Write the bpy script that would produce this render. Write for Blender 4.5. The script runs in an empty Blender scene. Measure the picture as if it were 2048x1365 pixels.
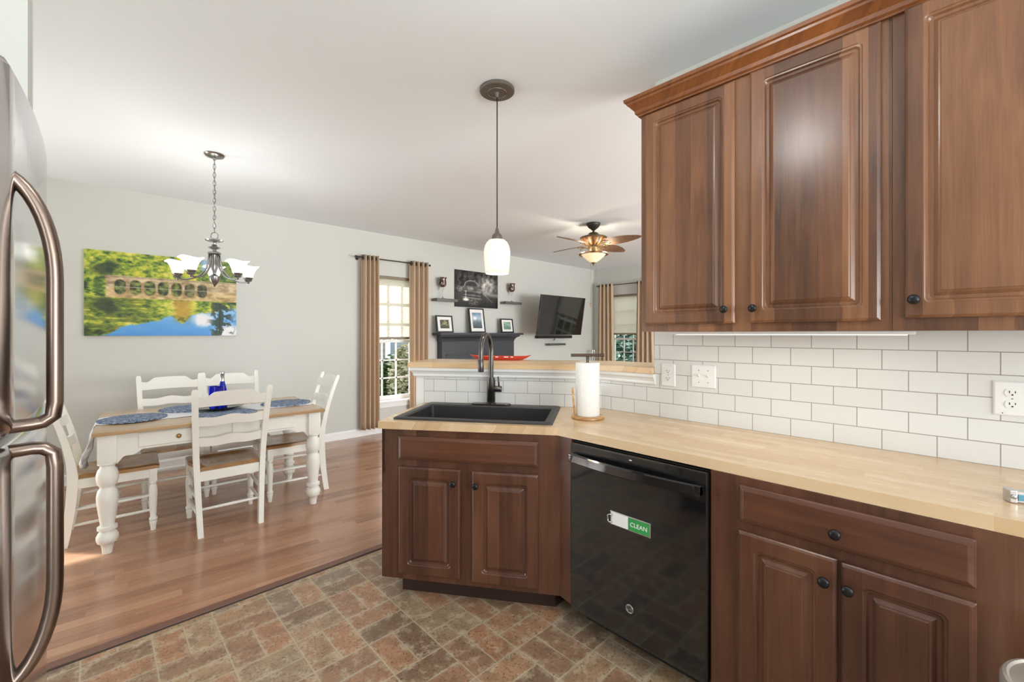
import bpy, bmesh, math, random
import numpy as np
from mathutils import Vector, Matrix

# ------------------------------------------------------------------ camera, world, lights
SC = bpy.context.scene
COL = SC.collection
PI = math.pi
CAM_H = 1.365
CEIL = 2.745
FOC = 872.0
YAW = math.radians(46.24)            # camera heading, counter-clockwise from world +X

cam_d = bpy.data.cameras.new('camera')
cam = bpy.data.objects.new('camera', cam_d)
COL.objects.link(cam)
cam.location = (0, 0, CAM_H)
cam.rotation_euler = (PI / 2, 0, YAW - PI / 2)
cam_d.sensor_width = 36.0
cam_d.lens = 36.0 * FOC / 2048.0
cam_d.shift_y = -14.5 / 2048.0
cam_d.clip_start = 0.02
SC.camera = cam

SC.view_settings.view_transform = 'Standard'
SC.view_settings.look = 'None'
SC.view_settings.exposure = 0.08
SC.view_settings.gamma = 1.0
SC.view_settings.use_curve_mapping = False

world = bpy.data.worlds.new('sky')
SC.world = world
world.use_nodes = True
bg = world.node_tree.nodes['Background']
bg.inputs[0].default_value = (0.92, 0.955, 1.0, 1)
bg.inputs[1].default_value = 2.6


def light(name, kind, loc, energy, color=(1, 1, 1), rot=(0, 0, 0), size=None, size_y=None, radius=None, angle=None):
    d = bpy.data.lights.new(name, kind)
    d.energy = energy
    d.color = color
    if kind == 'AREA':
        d.shape = 'RECTANGLE' if size_y else 'DISK'
        d.size = size
        if size_y:
            d.size_y = size_y
    if radius is not None:
        d.shadow_soft_size = radius
    if angle is not None:
        d.angle = angle
    o = bpy.data.objects.new(name, d)
    COL.objects.link(o)
    o.location = loc
    o.rotation_euler = rot
    return o


sun_from = Vector((-0.65 * math.cos(math.radians(36.7)), 0.76 * math.cos(math.radians(36.7)), math.sin(math.radians(36.7))))
sun = light('sun', 'SUN', (0, 0, 6), 10.5, (1.0, 0.97, 0.93), angle=math.radians(0.8))
sun.rotation_euler = sun_from.to_track_quat('Z', 'Y').to_euler()
# daylight entering through the glass door, plus unseen fill lamps added for brightness
light('door_daylight', 'AREA', (-2.48, 5.62, 1.03), 100, (0.96, 0.985, 1.0), (-PI / 2 - 0.6, 0, 0), 1.75, 1.9)
light('rear_fill', 'AREA', (0.6, -2.72, 1.45), 105, (0.965, 0.985, 1.0), (PI / 2 + 0.75, 0, 0), 2.2, 1.4)  # added fill behind the camera; no window known there
light('living_fill', 'AREA', (5.1, -2.72, 1.4), 330, (0.96, 0.985, 1.0), (PI / 2 + 0.75, 0, 0), 3.4, 1.7)  # added fill from the unseen living-room end, window invented
light('kitchen_ceiling_lamp', 'POINT', (0.76, 0.66, CEIL - 0.27), 14, (1.0, 0.97, 0.93), radius=0.11)

# ------------------------------------------------------------------ node helpers


class NT:
    def __init__(s, name):
        s.m = bpy.data.materials.new(name)
        s.m.use_nodes = True
        s.t = s.m.node_tree
        s.b = s.t.nodes['Principled BSDF']
        s.out = s.t.nodes['Material Output']

    def n(s, kind, **kw):
        nd = s.t.nodes.new(kind)
        for k, v in kw.items():
            setattr(nd, k, v)
        return nd

    def put(s, sock, v):
        if isinstance(v, bpy.types.NodeSocket):
            s.t.links.new(v, sock)
        elif isinstance(v, (tuple, list)) and len(v) == 3 and sock.type == 'RGBA':
            sock.default_value = (*v, 1)
        else:
            sock.default_value = v

    def math(s, op, a, b=None, c=None, clamp=False):
        nd = s.n('ShaderNodeMath', operation=op)
        nd.use_clamp = clamp
        s.put(nd.inputs[0], a)
        if b is not None:
            s.put(nd.inputs[1], b)
        if c is not None:
            s.put(nd.inputs[2], c)
        return nd.outputs[0]

    def mix(s, f, a, b):
        nd = s.n('ShaderNodeMix', data_type='FLOAT')
        s.put(nd.inputs[0], f)
        s.put(nd.inputs[2], a)
        s.put(nd.inputs[3], b)
        return nd.outputs[0]

    def mixc(s, f, a, b, mode='MIX'):
        nd = s.n('ShaderNodeMix', data_type='RGBA', blend_type=mode)
        s.put(nd.inputs[0], f)
        s.put(nd.inputs[6], a)
        s.put(nd.inputs[7], b)
        return nd.outputs[2]

    def coord(s, which='Object'):
        return s.n('ShaderNodeTexCoord').outputs[which]

    def sep(s, v):
        nd = s.n('ShaderNodeSeparateXYZ')
        s.put(nd.inputs[0], v)
        return nd.outputs

    def comb(s, x, y, z):
        nd = s.n('ShaderNodeCombineXYZ')
        for i, v in enumerate((x, y, z)):
            s.put(nd.inputs[i], v)
        return nd.outputs[0]

    def noise(s, vec, scale=5, detail=3, rough=0.5, dist=0.0):
        nd = s.n('ShaderNodeTexNoise')
        s.put(nd.inputs['Vector'], vec)
        nd.inputs['Scale'].default_value = scale
        nd.inputs['Detail'].default_value = detail
        nd.inputs['Roughness'].default_value = rough
        nd.inputs['Distortion'].default_value = dist
        return nd.outputs[0]

    def white(s, vec):
        nd = s.n('ShaderNodeTexWhiteNoise', noise_dimensions='3D')
        s.put(nd.inputs[0], vec)
        return nd.outputs[0]

    def ramp(s, f, stops):
        nd = s.n('ShaderNodeValToRGB')
        cr = nd.color_ramp
        while len(cr.elements) < len(stops):
            cr.elements.new(0.5)
        for e, (p, c) in zip(cr.elements, stops):
            e.position = p
            e.color = (*c, 1) if len(c) == 3 else c
        s.put(nd.inputs[0], f)
        return nd.outputs[0]

    def rnd(s):
        return s.n('ShaderNodeObjectInfo').outputs['Random']

    def bump(s, h, strength=0.2, dist=0.01):
        nd = s.n('ShaderNodeBump')
        nd.inputs['Strength'].default_value = strength
        nd.inputs['Distance'].default_value = dist
        s.put(nd.inputs['Height'], h)
        s.put(s.b.inputs['Normal'], nd.outputs[0])

    def set(s, **kw):
        names = dict(color='Base Color', rough='Roughness', metal='Metallic', spec='Specular IOR Level', trans='Transmission Weight',
                     coat='Coat Weight', coat_rough='Coat Roughness', emit='Emission Color', emit_s='Emission Strength', ior='IOR',
                     sheen='Sheen Weight', sub='Subsurface Weight', alpha='Alpha', aniso='Anisotropic')
        for k, v in kw.items():
            s.put(s.b.inputs[names[k]], v)
        return s


def srgb(r, g, b):
    f = lambda c: ((c / 255) / 12.92) if c / 255 <= 0.04045 else ((c / 255 + 0.055) / 1.055) ** 2.4
    return (f(r), f(g), f(b))


def plain(name, color, rough=0.5, metal=0.0, var=0.06, scale=14, bumps=0.0, **kw):
    t = NT(name)
    v = t.noise(t.coord(), scale, 3)
    f = t.math('MULTIPLY_ADD', v, var * 2, 1 - var)
    c = t.mixc(1.0, color, t.comb(f, f, f), 'MULTIPLY')
    t.set(color=c, rough=rough, metal=metal, **kw)
    if bumps:
        t.bump(t.noise(t.coord(), scale * 8, 2), bumps, 0.002)
    return t.m


def wood(name, dark, mid, lite, axis='Z', strip=0.07, rough=0.32, grain=1.0, coat=0.25, contrast=0.5):
    t = NT(name)
    x, y, z = t.sep(t.coord())
    r = t.math('MULTIPLY', t.rnd(), 37.0)
    a = {'X': x, 'Y': y, 'Z': z}
    along = a.pop(axis)
    (p, q) = a.values()
    u = t.math('ADD', t.math('ADD', p, q), r)
    st = t.math('FLOOR', t.math('DIVIDE', u, strip))
    w = t.white(t.comb(st, r, 3.1))
    al = t.math('ADD', t.math('MULTIPLY', along, 1.0), t.math('MULTIPLY', w, 9.0))
    v = t.comb(t.math('MULTIPLY', u, 22.0), t.math('MULTIPLY', al, 1.3), t.math('MULTIPLY', q, 6.0))
    n1 = t.noise(v, 1.0, 6, 0.62, 0.8)
    v2 = t.comb(t.math('MULTIPLY', u, 260.0), t.math('MULTIPLY', al, 7.0), 0.0)
    n2 = t.noise(v2, 1.0, 2, 0.5)
    n3 = t.noise(t.comb(t.math('MULTIPLY', u, 7.0), t.math('MULTIPLY', al, 4.0), r), 1.0, 3, 0.5)
    f = t.math('ADD', t.math('MULTIPLY', n1, 0.55 * grain), t.math('MULTIPLY', n2, 0.20 * grain))
    f = t.math('ADD', f, t.math('MULTIPLY', n3, 0.25))
    f = t.math('ADD', f, t.math('MULTIPLY', t.math('SUBTRACT', w, 0.5), contrast))
    c = t.ramp(f, [(0.22, dark), (0.5, mid), (0.82, lite)])
    t.set(color=c, rough=t.math('MULTIPLY_ADD', n2, 0.12, rough - 0.05), coat=coat, coat_rough=0.2)
    t.bump(n2, 0.08, 0.001)
    return t.m


M = {}
M['wall'] = plain('wall_paint', srgb(206, 207, 201), 0.75, var=0.012, scale=3, bumps=0.02)
M['ceiling'] = plain('ceiling_paint', srgb(238, 245, 249), 0.85, var=0.008, scale=2)
M['white_trim'] = plain('white_trim_paint', srgb(238, 238, 236), 0.4, var=0.01)
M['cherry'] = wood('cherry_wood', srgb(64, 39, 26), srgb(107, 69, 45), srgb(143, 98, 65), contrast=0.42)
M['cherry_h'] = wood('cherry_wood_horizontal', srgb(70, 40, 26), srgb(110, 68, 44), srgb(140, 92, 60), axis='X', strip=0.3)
M['cherry_low'] = wood('shaded_cherry_wood', srgb(54, 31, 22), srgb(87, 53, 38), srgb(114, 76, 53), contrast=0.24)  # same cherry; dimmer light on the lower cabinets put into its colours
M['cherry_low_h'] = wood('shaded_cherry_wood_horizontal', srgb(54, 31, 22), srgb(90, 54, 38), srgb(116, 74, 50), axis='X', strip=0.3, contrast=0.15)  # same shade put into the colours, grain running sideways
M['crown'] = wood('crown_wood', srgb(84, 44, 20), srgb(132, 78, 36), srgb(160, 102, 52), axis='X', strip=0.4)
M['toe'] = plain('toe_kick_dark', srgb(48, 30, 24), 0.6)
M['knob'] = plain('dark_bronze_knob', srgb(44, 44, 46), 0.35, 0.7)
M['black_gloss'] = plain('black_gloss', (0.008, 0.008, 0.009), 0.07, 0.0, coat=0.6, coat_rough=0.05)
M['black_matte'] = plain('black_matte', (0.012, 0.012, 0.013), 0.5)
M['sink'] = plain('black_granite', srgb(48, 47, 49), 0.45, var=0.2, scale=300)
M['gunmetal'] = plain('gunmetal', srgb(92, 89, 87), 0.22, 0.9)
M['white_plastic'] = plain('white_plastic', srgb(236, 236, 234), 0.3, var=0.01)
M['slot'] = plain('slot_black', (0.01, 0.01, 0.01), 0.6)
M['paper'] = plain('paper_towel', srgb(240, 239, 236), 0.9, var=0.03, scale=60, bumps=0.25)
M['bamboo'] = wood('bamboo', srgb(160, 112, 60), srgb(196, 152, 92), srgb(214, 174, 116), axis='X', strip=0.02)
M['walnut'] = wood('walnut', srgb(60, 40, 26), srgb(98, 66, 42), srgb(150, 112, 76), axis='X', strip=0.03)
M['red'] = plain('red_glaze', srgb(205, 62, 42), 0.25, coat=0.4)
M['chair_white'] = plain('antique_white_paint', srgb(242, 240, 231), 0.38, var=0.015)
M['seat_wood'] = wood('honey_seat_wood', srgb(122, 84, 44), srgb(160, 116, 68), srgb(186, 144, 94), axis='Y', strip=0.09, rough=0.22, contrast=0.25)
M['table_wood'] = wood('honey_table_wood', srgb(166, 130, 90), srgb(190, 156, 114), srgb(206, 174, 134), axis='X', strip=0.12, rough=0.22, contrast=0.2)
M['brass'] = plain('brass', srgb(168, 132, 84), 0.3, 0.6)
M['slate_paint'] = plain('slate_paint', srgb(58, 61, 68), 0.45, var=0.03)
M['gray_wood'] = wood('weathered_gray_wood', srgb(84, 82, 76), srgb(112, 110, 104), srgb(138, 135, 126), axis='X', strip=0.05)
M['frame_black'] = plain('black_frame', (0.015, 0.015, 0.016), 0.4)
M['mat_board'] = plain('mat_board', srgb(238, 238, 236), 0.9, var=0.005)
M['pewter'] = plain('pewter', srgb(150, 149, 147), 0.24, 0.95)
M['bronze'] = plain('fan_bronze', srgb(62, 58, 52), 0.45, 0.5)
M['brown_canopy'] = plain('brown_canopy', srgb(108, 100, 92), 0.45, 0.3)
M['antique_brass'] = plain('antique_brass', srgb(110, 92, 62), 0.4, 0.6)
M['green_label'] = plain('green_label', srgb(50, 150, 76), 0.4)
M['silver'] = plain('silver', srgb(196, 196, 196), 0.22, 0.95)
M['satin'] = plain('satin_steel', srgb(206, 200, 190), 0.38, 0.7)
M['steel_blue'] = plain('blue_enamel', srgb(84, 136, 160), 0.35, 0.3)
M['siding'] = plain('gray_siding', srgb(132, 129, 130), 0.8, var=0.04, scale=3)
M['ext_white'] = plain('exterior_white', srgb(225, 228, 232), 0.6)
M['ext_glass'] = plain('neighbor_pane', srgb(112, 126, 146), 0.2)
M['bark'] = plain('bark', srgb(92, 76, 60), 0.9, var=0.2)
M['lawn'] = plain('lawn', srgb(120, 136, 84), 0.95, var=0.3, scale=6)
M['trans_strip'] = plain('threshold_vinyl', srgb(120, 84, 70), 0.4)
M['dark_line'] = plain('threshold_edge', srgb(62, 46, 38), 0.6)


def emissive(name, base, col, s, rough=0.4):
    t = NT(name)
    g = t.noise(t.coord(), 6, 2)
    f = t.math('MULTIPLY_ADD', g, 0.1, 0.95)
    t.set(color=base, rough=rough, emit=col, emit_s=t.math('MULTIPLY', f, s))
    return t.m


M['chand_glass'] = emissive('lit_white_glass', (0.9, 0.9, 0.9), (1, 0.99, 0.97), 0.85)
M['pend_glass'] = emissive('lit_opal_glass', (0.6, 0.57, 0.5), (1.0, 0.92, 0.76), 0.55)
M['fan_glass'] = emissive('lit_amber_glass', (0.62, 0.52, 0.36), (1.0, 0.82, 0.50), 0.62)
M['led'] = emissive('lit_led', (0.9, 0.9, 0.85), (1.0, 0.93, 0.8), 0.8)


def glass(name, col, rough=0.0, ior=1.45):
    t = NT(name)
    v = t.noise(t.coord(), 3, 1)
    t.set(color=col, rough=t.math('MULTIPLY_ADD', v, 0.01, rough), trans=1.0, ior=ior)
    return t.m


M['blue_glass'] = glass('cobalt_glass', (0.02, 0.05, 0.75), 0.02)
M['clear_glass'] = glass('clear_glass', (0.95, 0.96, 0.96))


def window_pane():
    t = NT('window_pane')
    g = t.n('ShaderNodeBsdfGlossy')
    g.inputs['Roughness'].default_value = 0.02
    tr = t.n('ShaderNodeBsdfTransparent')
    tr.inputs[0].default_value = (0.94, 0.96, 0.96, 1)
    lw = t.n('ShaderNodeLayerWeight')
    lw.inputs[0].default_value = 0.12
    mx = t.n('ShaderNodeMixShader')
    t.put(mx.inputs[0], t.math('MULTIPLY', lw.outputs['Fresnel'], 0.5))
    t.put(mx.inputs[1], tr.outputs[0])
    t.put(mx.inputs[2], g.outputs[0])
    t.put(t.out.inputs[0], mx.outputs[0])
    return t.m


M['pane'] = window_pane()


def translucent(name, col, tcol, mixf, scale_vec=(1, 1, 1), var=0.1, wave=None):
    t = NT(name)
    d = t.n('ShaderNodeBsdfDiffuse')
    tr = t.n('ShaderNodeBsdfTranslucent')
    x, y, z = t.sep(t.coord())
    v = t.noise(t.comb(t.math('MULTIPLY', x, scale_vec[0]), t.math('MULTIPLY', y, scale_vec[1]), t.math('MULTIPLY', z, scale_vec[2])), 1, 3)
    f = t.math('MULTIPLY_ADD', v, var * 2, 1 - var)
    t.put(d.inputs[0], t.mixc(1.0, col, t.comb(f, f, f), 'MULTIPLY'))
    t.put(tr.inputs[0], t.mixc(1.0, tcol, t.comb(f, f, f), 'MULTIPLY'))
    mx = t.n('ShaderNodeMixShader')
    mx.inputs[0].default_value = mixf
    t.put(mx.inputs[1], d.outputs[0])
    t.put(mx.inputs[2], tr.outputs[0])
    t.put(t.out.inputs[0], mx.outputs[0])
    return t.m


M['curtain'] = translucent('tan_curtain', srgb(224, 204, 178), srgb(236, 202, 164), 0.3, (300, 300, 300), 0.06)
M['shade_cloth'] = translucent('cream_cellular_shade', srgb(238, 234, 222), srgb(236, 232, 222), 0.37, (40, 40, 700), 0.10)
M['shade_rail'] = plain('shade_rail', srgb(134, 120, 102), 0.5)
M['lace'] = translucent('white_lace', srgb(244, 245, 248), srgb(244, 245, 248), 0.1, (160, 160, 160), 0.12)


def stainless():
    t = NT('brushed_stainless')
    x, y, z = t.sep(t.coord())
    n = t.noise(t.comb(t.math('MULTIPLY', x, 4), t.math('MULTIPLY', y, 4), t.math('MULTIPLY', z, 900)), 1, 2)
    t.set(color=srgb(214, 214, 214), metal=1.0, rough=t.math('MULTIPLY_ADD', n, 0.06, 0.13))
    t.bump(t.noise(t.comb(t.math('MULTIPLY', x, 3), t.math('MULTIPLY', y, 3), t.math('MULTIPLY', z, 2.0)), 1, 2), 0.12, 0.02)
    return t.m


M['stainless'] = stainless()


def handle_metal():
    t = NT('brushed_handle_metal')
    x, y, z = t.sep(t.coord())
    n = t.noise(t.comb(t.math('MULTIPLY', x, 500), t.math('MULTIPLY', y, 500), t.math('MULTIPLY', z, 5)), 1, 2)
    t.set(color=srgb(134, 118, 108), metal=1.0, rough=t.math('MULTIPLY_ADD', n, 0.1, 0.26))
    return t.m


M['handle'] = handle_metal()


def tile_mat():
    t = NT('white_subway_tile')
    uv = t.coord('UV')
    b = t.n('ShaderNodeTexBrick')
    t.put(b.inputs['Vector'], uv)
    b.offset = 0.5
    b.inputs['Color1'].default_value = (*srgb(222, 222, 219), 1)
    b.inputs['Color2'].default_value = (*srgb(218, 217, 214), 1)
    b.inputs['Mortar'].default_value = (*srgb(150, 146, 140), 1)
    b.inputs['Scale'].default_value = 1.0
    b.inputs['Mortar Size'].default_value = 0.0016
    b.inputs['Mortar Smooth'].default_value = 0.1
    b.inputs['Brick Width'].default_value = 0.1541
    b.inputs['Row Height'].default_value = 0.0778
    t.set(color=b.outputs[0], rough=t.math('MULTIPLY_ADD', b.outputs[1], 0.5, 0.14))
    t.bump(t.math('SUBTRACT', 1.0, b.outputs[1]), 0.4, 0.002)
    return t.m


M['tile'] = tile_mat()


def vinyl_mat():
    t = NT('brick_vinyl')
    X, Y, Z = t.sep(t.coord())
    gx = t.math('DIVIDE', t.math('SUBTRACT', X, 1.318), 0.2268)
    gy = t.math('DIVIDE', t.math('SUBTRACT', Y, 1.345), 0.2340)
    i, j = t.math('FLOOR', gx), t.math('FLOOR', gy)
    fx, fy = t.math('FRACT', gx), t.math('FRACT', gy)
    par = t.math('FLOORED_MODULO', t.math('ADD', i, j), 2.0)
    u = t.mix(par, fx, fy)
    v2 = t.math('MULTIPLY', t.mix(par, fy, fx), 2.0)
    k, v = t.math('FLOOR', v2), t.math('FRACT', v2)
    du = t.math('MULTIPLY', t.math('MINIMUM', u, t.math('SUBTRACT', 1.0, u)), 0.229)
    dv = t.math('MULTIPLY', t.math('MINIMUM', v, t.math('SUBTRACT', 1.0, v)), 0.1145)
    d = t.math('MINIMUM', du, dv)
    wob = t.noise(t.coord(), 40, 3)
    dd = t.math('ADD', d, t.math('MULTIPLY', t.math('SUBTRACT', wob, 0.5), 0.006))
    grout = t.math('SUBTRACT', 1.0, t.math('DIVIDE', t.math('SUBTRACT', dd, 0.0014), 0.0028, clamp=True), clamp=True)
    rid = t.white(t.comb(i, j, k))
    rid2 = t.white(t.comb(j, k, i))
    base = t.ramp(rid, [(0.0, srgb(128, 104, 84)), (0.3, srgb(158, 122, 96)), (0.55, srgb(178, 130, 97)), (0.8, srgb(172, 146, 114)), (1.0, srgb(146, 126, 108))])
    mott = t.noise(t.coord(), 9, 5, 0.65)
    fine = t.noise(t.coord(), 95, 4, 0.7)
    dark = t.math('MULTIPLY', t.math('SUBTRACT', 0.56, mott), 2.4, clamp=True)
    c = t.mixc(t.math('MULTIPLY', dark, 0.8), base, srgb(104, 84, 68))
    edge = t.math('SUBTRACT', 1.0, t.math('DIVIDE', d, 0.030, clamp=True), clamp=True)
    wn = t.noise(t.coord(), 17, 6, 0.72)
    wear = t.math('MULTIPLY', t.math('ADD', t.math('MULTIPLY', edge, 0.11), t.math('SUBTRACT', wn, 0.515)), 5.5, clamp=True)
    c = t.mixc(t.math('MULTIPLY', wear, 0.66), c, srgb(204, 188, 160))
    c = t.mixc(t.math('MULTIPLY', t.math('SUBTRACT', 0.47, fine), 6.0, clamp=True), c, srgb(84, 66, 50))
    c = t.mixc(t.math('MULTIPLY', grout, 0.85), c, srgb(184, 170, 144))
    t.set(color=c, rough=t.math('MULTIPLY_ADD', fine, 0.3, 0.2), spec=0.6)
    h = t.math('ADD', t.math('MULTIPLY', fine, 0.5), t.math('MULTIPLY', t.math('DIVIDE', d, 0.006, clamp=True), 1.0))
    t.bump(h, 0.35, 0.003)
    return t.m


M['vinyl'] = vinyl_mat()


def strips_mat(name, ang, width, length, stops, rough, fine_scale=1.0, spread=0.75, coat=0.0):
    t = NT(name)
    X, Y, Z = t.sep(t.coord())
    ca, sa = math.cos(ang), math.sin(ang)
    a = t.math('ADD', t.math('MULTIPLY', X, ca), t.math('MULTIPLY', Y, sa))
    b = t.math('SUBTRACT', t.math('MULTIPLY', Y, ca), t.math('MULTIPLY', X, sa))
    b = t.math('ADD', b, t.math('MULTIPLY', Z, 0.37))
    g = t.math('DIVIDE', b, width)
    row = t.math('FLOOR', g)
    rr = t.white(t.comb(row, 1.7, 0.3))
    h = t.math('ADD', t.math('DIVIDE', a, length), t.math('MULTIPLY', rr, 7.0))
    colm = t.math('FLOOR', h)
    w = t.white(t.comb(row, colm, 5.0))
    n1 = t.noise(t.comb(t.math('MULTIPLY', b, 40 * fine_scale), t.math('ADD', t.math('MULTIPLY', a, 2.2 * fine_scale), t.math('MULTIPLY', w, 20)), w), 1, 5, 0.6, 0.6)
    n2 = t.noise(t.comb(t.math('MULTIPLY', b, 300), t.math('MULTIPLY', a, 9), w), 1, 2)
    f = t.math('ADD', t.math('MULTIPLY', w, spread), t.math('MULTIPLY', n1, 1 - spread * 0.75))
    f = t.math('ADD', f, t.math('MULTIPLY', t.math('SUBTRACT', n2, 0.5), 0.12))
    c = t.ramp(f, stops)
    fb = t.math('FRACT', g)
    line = t.math('LESS_THAN', t.math('MINIMUM', fb, t.math('SUBTRACT', 1.0, fb)), 0.014)
    c = t.mixc(t.math('MULTIPLY', line, 0.25), c, tuple(x * 0.5 for x in stops[0][1]))
    t.set(color=c, rough=t.math('MULTIPLY_ADD', n2, 0.08, rough), coat=coat, coat_rough=0.1)
    return t.m


M['wood_floor'] = strips_mat('wood_floor', math.radians(-4.5), 0.068, 0.62,
                             [(0.15, srgb(136, 98, 78)), (0.4, srgb(164, 120, 94)), (0.65, srgb(180, 134, 106)), (0.95, srgb(196, 152, 122))], 0.22, spread=0.55, coat=0.25)
M['butcher'] = strips_mat('butcher_block', PI / 2, 0.042, 0.42,
                          [(0.1, srgb(192, 156, 114)), (0.4, srgb(206, 174, 134)), (0.7, srgb(216, 187, 149)), (1.0, srgb(226, 202, 168))], 0.22, spread=0.5, coat=0.2)
M['butcher_x'] = strips_mat('butcher_block_ledge', 0.0, 0.05, 0.5,
                            [(0.1, srgb(206, 168, 122)), (0.4, srgb(220, 188, 146)), (0.7, srgb(229, 200, 160)), (1.0, srgb(236, 212, 176))], 0.25, spread=0.5, coat=0.2)


def braid_mat():
    t = NT('blue_braided_rope')
    X, Y, Z = t.sep(t.coord())
    r = t.math('SQRT', t.math('ADD', t.math('MULTIPLY', X, X), t.math('MULTIPLY', Y, Y)))
    ring = t.math('FRACT', t.math('MULTIPLY', r, 75.0))
    an = t.math('ARCTAN2', Y, X)
    tw = t.math('SINE', t.math('ADD', t.math('MULTIPLY', an, 90.0), t.math('MULTIPLY', r, 900.0)))
    w = t.white(t.comb(t.math('FLOOR', t.math('MULTIPLY', r, 75.0)), t.math('FLOOR', t.math('MULTIPLY', an, 26.0)), 1.0))
    f = t.math('ADD', t.math('MULTIPLY', tw, 0.14), w)
    c = t.ramp(f, [(0.15, srgb(70, 84, 112)), (0.5, srgb(112, 130, 160)), (0.9, srgb(176, 188, 206))])
    t.set(color=c, rough=0.9)
    t.bump(t.math('SINE', t.math('MULTIPLY', ring, PI)), 0.6, 0.004)
    return t.m


M['braid'] = braid_mat()


def rattan():
    t = NT('woven_rattan')
    X, Y, Z = t.sep(t.coord())
    w = t.math('SINE', t.math('MULTIPLY', X, 260.0))
    w2 = t.math('SINE', t.math('ADD', t.math('MULTIPLY', Y, 420.0), t.math('MULTIPLY', w, 1.6)))
    f = t.math('MULTIPLY_ADD', w2, 0.4, t.noise(t.coord(), 30, 3))
    c = t.ramp(f, [(0.2, srgb(64, 46, 34)), (0.55, srgb(116, 84, 60)), (0.9, srgb(160, 118, 84))])
    t.set(color=c, rough=0.6)
    t.bump(w2, 0.4, 0.003)
    return t.m


M['rattan'] = rattan()


def carved():
    t = NT('carved_leaf_brown')
    X, Y, Z = t.sep(t.coord())
    an = t.math('ARCTAN2', Y, X)
    s = t.math('SINE', t.math('ADD', t.math('MULTIPLY', an, 12.0), t.math('MULTIPLY', t.noise(t.coord(), 40, 2), 2.5)))
    c = t.ramp(t.math('MULTIPLY_ADD', s, 0.4, 0.5), [(0.1, srgb(70, 46, 26)), (0.5, srgb(134, 88, 48)), (0.95, srgb(190, 136, 80))])
    t.set(color=c, rough=0.45)
    t.bump(s, 0.6, 0.005)
    return t.m


M['carved'] = carved()


def mercury():
    t = NT('mercury_mosaic')
    v = t.n('ShaderNodeTexVoronoi')
    v.inputs['Scale'].default_value = 60
    t.put(v.inputs['Vector'], t.coord())
    c = t.ramp(t.white(v.outputs['Position']), [(0.0, srgb(44, 34, 32)), (0.5, srgb(96, 78, 72)), (0.8, srgb(130, 112, 106)), (1.0, srgb(236, 226, 220))])
    t.set(color=c, rough=0.2, metal=0.6)
    return t.m


M['mercury'] = mercury()


def leaf_mat(name, a, b, c):
    t = NT(name)
    g = t.n('ShaderNodeNewGeometry')
    col = t.ramp(g.outputs['Random Per Island'], [(0.0, a), (0.5, b), (1.0, c)])
    d = t.n('ShaderNodeBsdfDiffuse')
    tr = t.n('ShaderNodeBsdfTranslucent')
    t.put(d.inputs[0], col)
    t.put(tr.inputs[0], col)
    mx = t.n('ShaderNodeMixShader')
    mx.inputs[0].default_value = 0.3
    t.put(mx.inputs[1], d.outputs[0])
    t.put(mx.inputs[2], tr.outputs[0])
    t.put(t.out.inputs[0], mx.outputs[0])
    return t.m


M['leaf'] = leaf_mat('shrub_leaves', srgb(44, 64, 34), srgb(76, 100, 52), srgb(120, 136, 92))
M['leaf_pale'] = leaf_mat('pale_shrub_leaves', srgb(112, 112, 86), srgb(150, 146, 122), srgb(186, 182, 164))
M['leaf_dark'] = leaf_mat('dark_tree_leaves', srgb(48, 66, 62), srgb(86, 110, 100), srgb(170, 188, 176))


def printed(name, rough=0.5):
    t = NT(name)
    a = t.n('ShaderNodeAttribute', attribute_name='ink')
    t.set(color=a.outputs['Color'], rough=rough)
    return t.m


M['print'] = printed('printed_canvas', 0.55)
M['print_gloss'] = printed('glossy_print', 0.12)

# ------------------------------------------------------------------ mesh helpers


def link(name, bm, mat, parent=None, smooth=False, loc=None, rot=None, auto=None):
    me = bpy.data.meshes.new(name)
    bmesh.ops.recalc_face_normals(bm, faces=bm.faces[:])
    bm.to_mesh(me)
    bm.free()
    if isinstance(mat, (list, tuple)):
        for m in mat:
            me.materials.append(m)
    else:
        me.materials.append(mat)
    if smooth:
        for p in me.polygons:
            p.use_smooth = True
        if auto is not None:
            me.set_sharp_from_angle(angle=math.radians(auto))
    o = bpy.data.objects.new(name, me)
    COL.objects.link(o)
    if parent:
        o.parent = parent
    if loc is not None:
        o.location = loc
    if rot is not None:
        o.rotation_euler = rot
    return o


def thing(name, label, cat, loc=(0, 0, 0), rz=0.0, group=None):
    o = bpy.data.objects.new(name, None)
    o.empty_display_size = 0.05
    COL.objects.link(o)
    o.location = loc
    o.rotation_euler = (0, 0, rz)
    return tag(o, label, cat, group)


def tag(o, label, cat, group=None):
    o['label'] = label
    o['category'] = cat
    if group:
        o['group'] = group
    return o


def struct(o):
    o['kind'] = 'structure'
    return o


def nb():
    return bmesh.new()


def box(bm, a, b, bev=0.0, seg=2, mi=0):
    x0, y0, z0 = (min(a[i], b[i]) for i in range(3))
    x1, y1, z1 = (max(a[i], b[i]) for i in range(3))
    vs = [bm.verts.new(p) for p in ((x0, y0, z0), (x1, y0, z0), (x1, y1, z0), (x0, y1, z0), (x0, y0, z1), (x1, y0, z1), (x1, y1, z1), (x0, y1, z1))]
    fs = [bm.faces.new([vs[i] for i in f]) for f in ((3, 2, 1, 0), (4, 5, 6, 7), (0, 1, 5, 4), (1, 2, 6, 5), (2, 3, 7, 6), (3, 0, 4, 7))]
    if bev:
        es = list({e for f in fs for e in f.edges})
        r = bmesh.ops.bevel(bm, geom=es, offset=bev, segments=seg, profile=0.6, affect='EDGES')
        fs = [f for f in r['faces']] + [f for f in fs if f.is_valid]
    for f in fs:
        f.material_index = mi
    return fs


def frame_from(d):
    d = Vector(d).normalized()
    up = Vector((0, 0, 1)) if abs(d.z) < 0.95 else Vector((1, 0, 0))
    a = d.cross(up).normalized()
    return a, d.cross(a).normalized()


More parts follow.
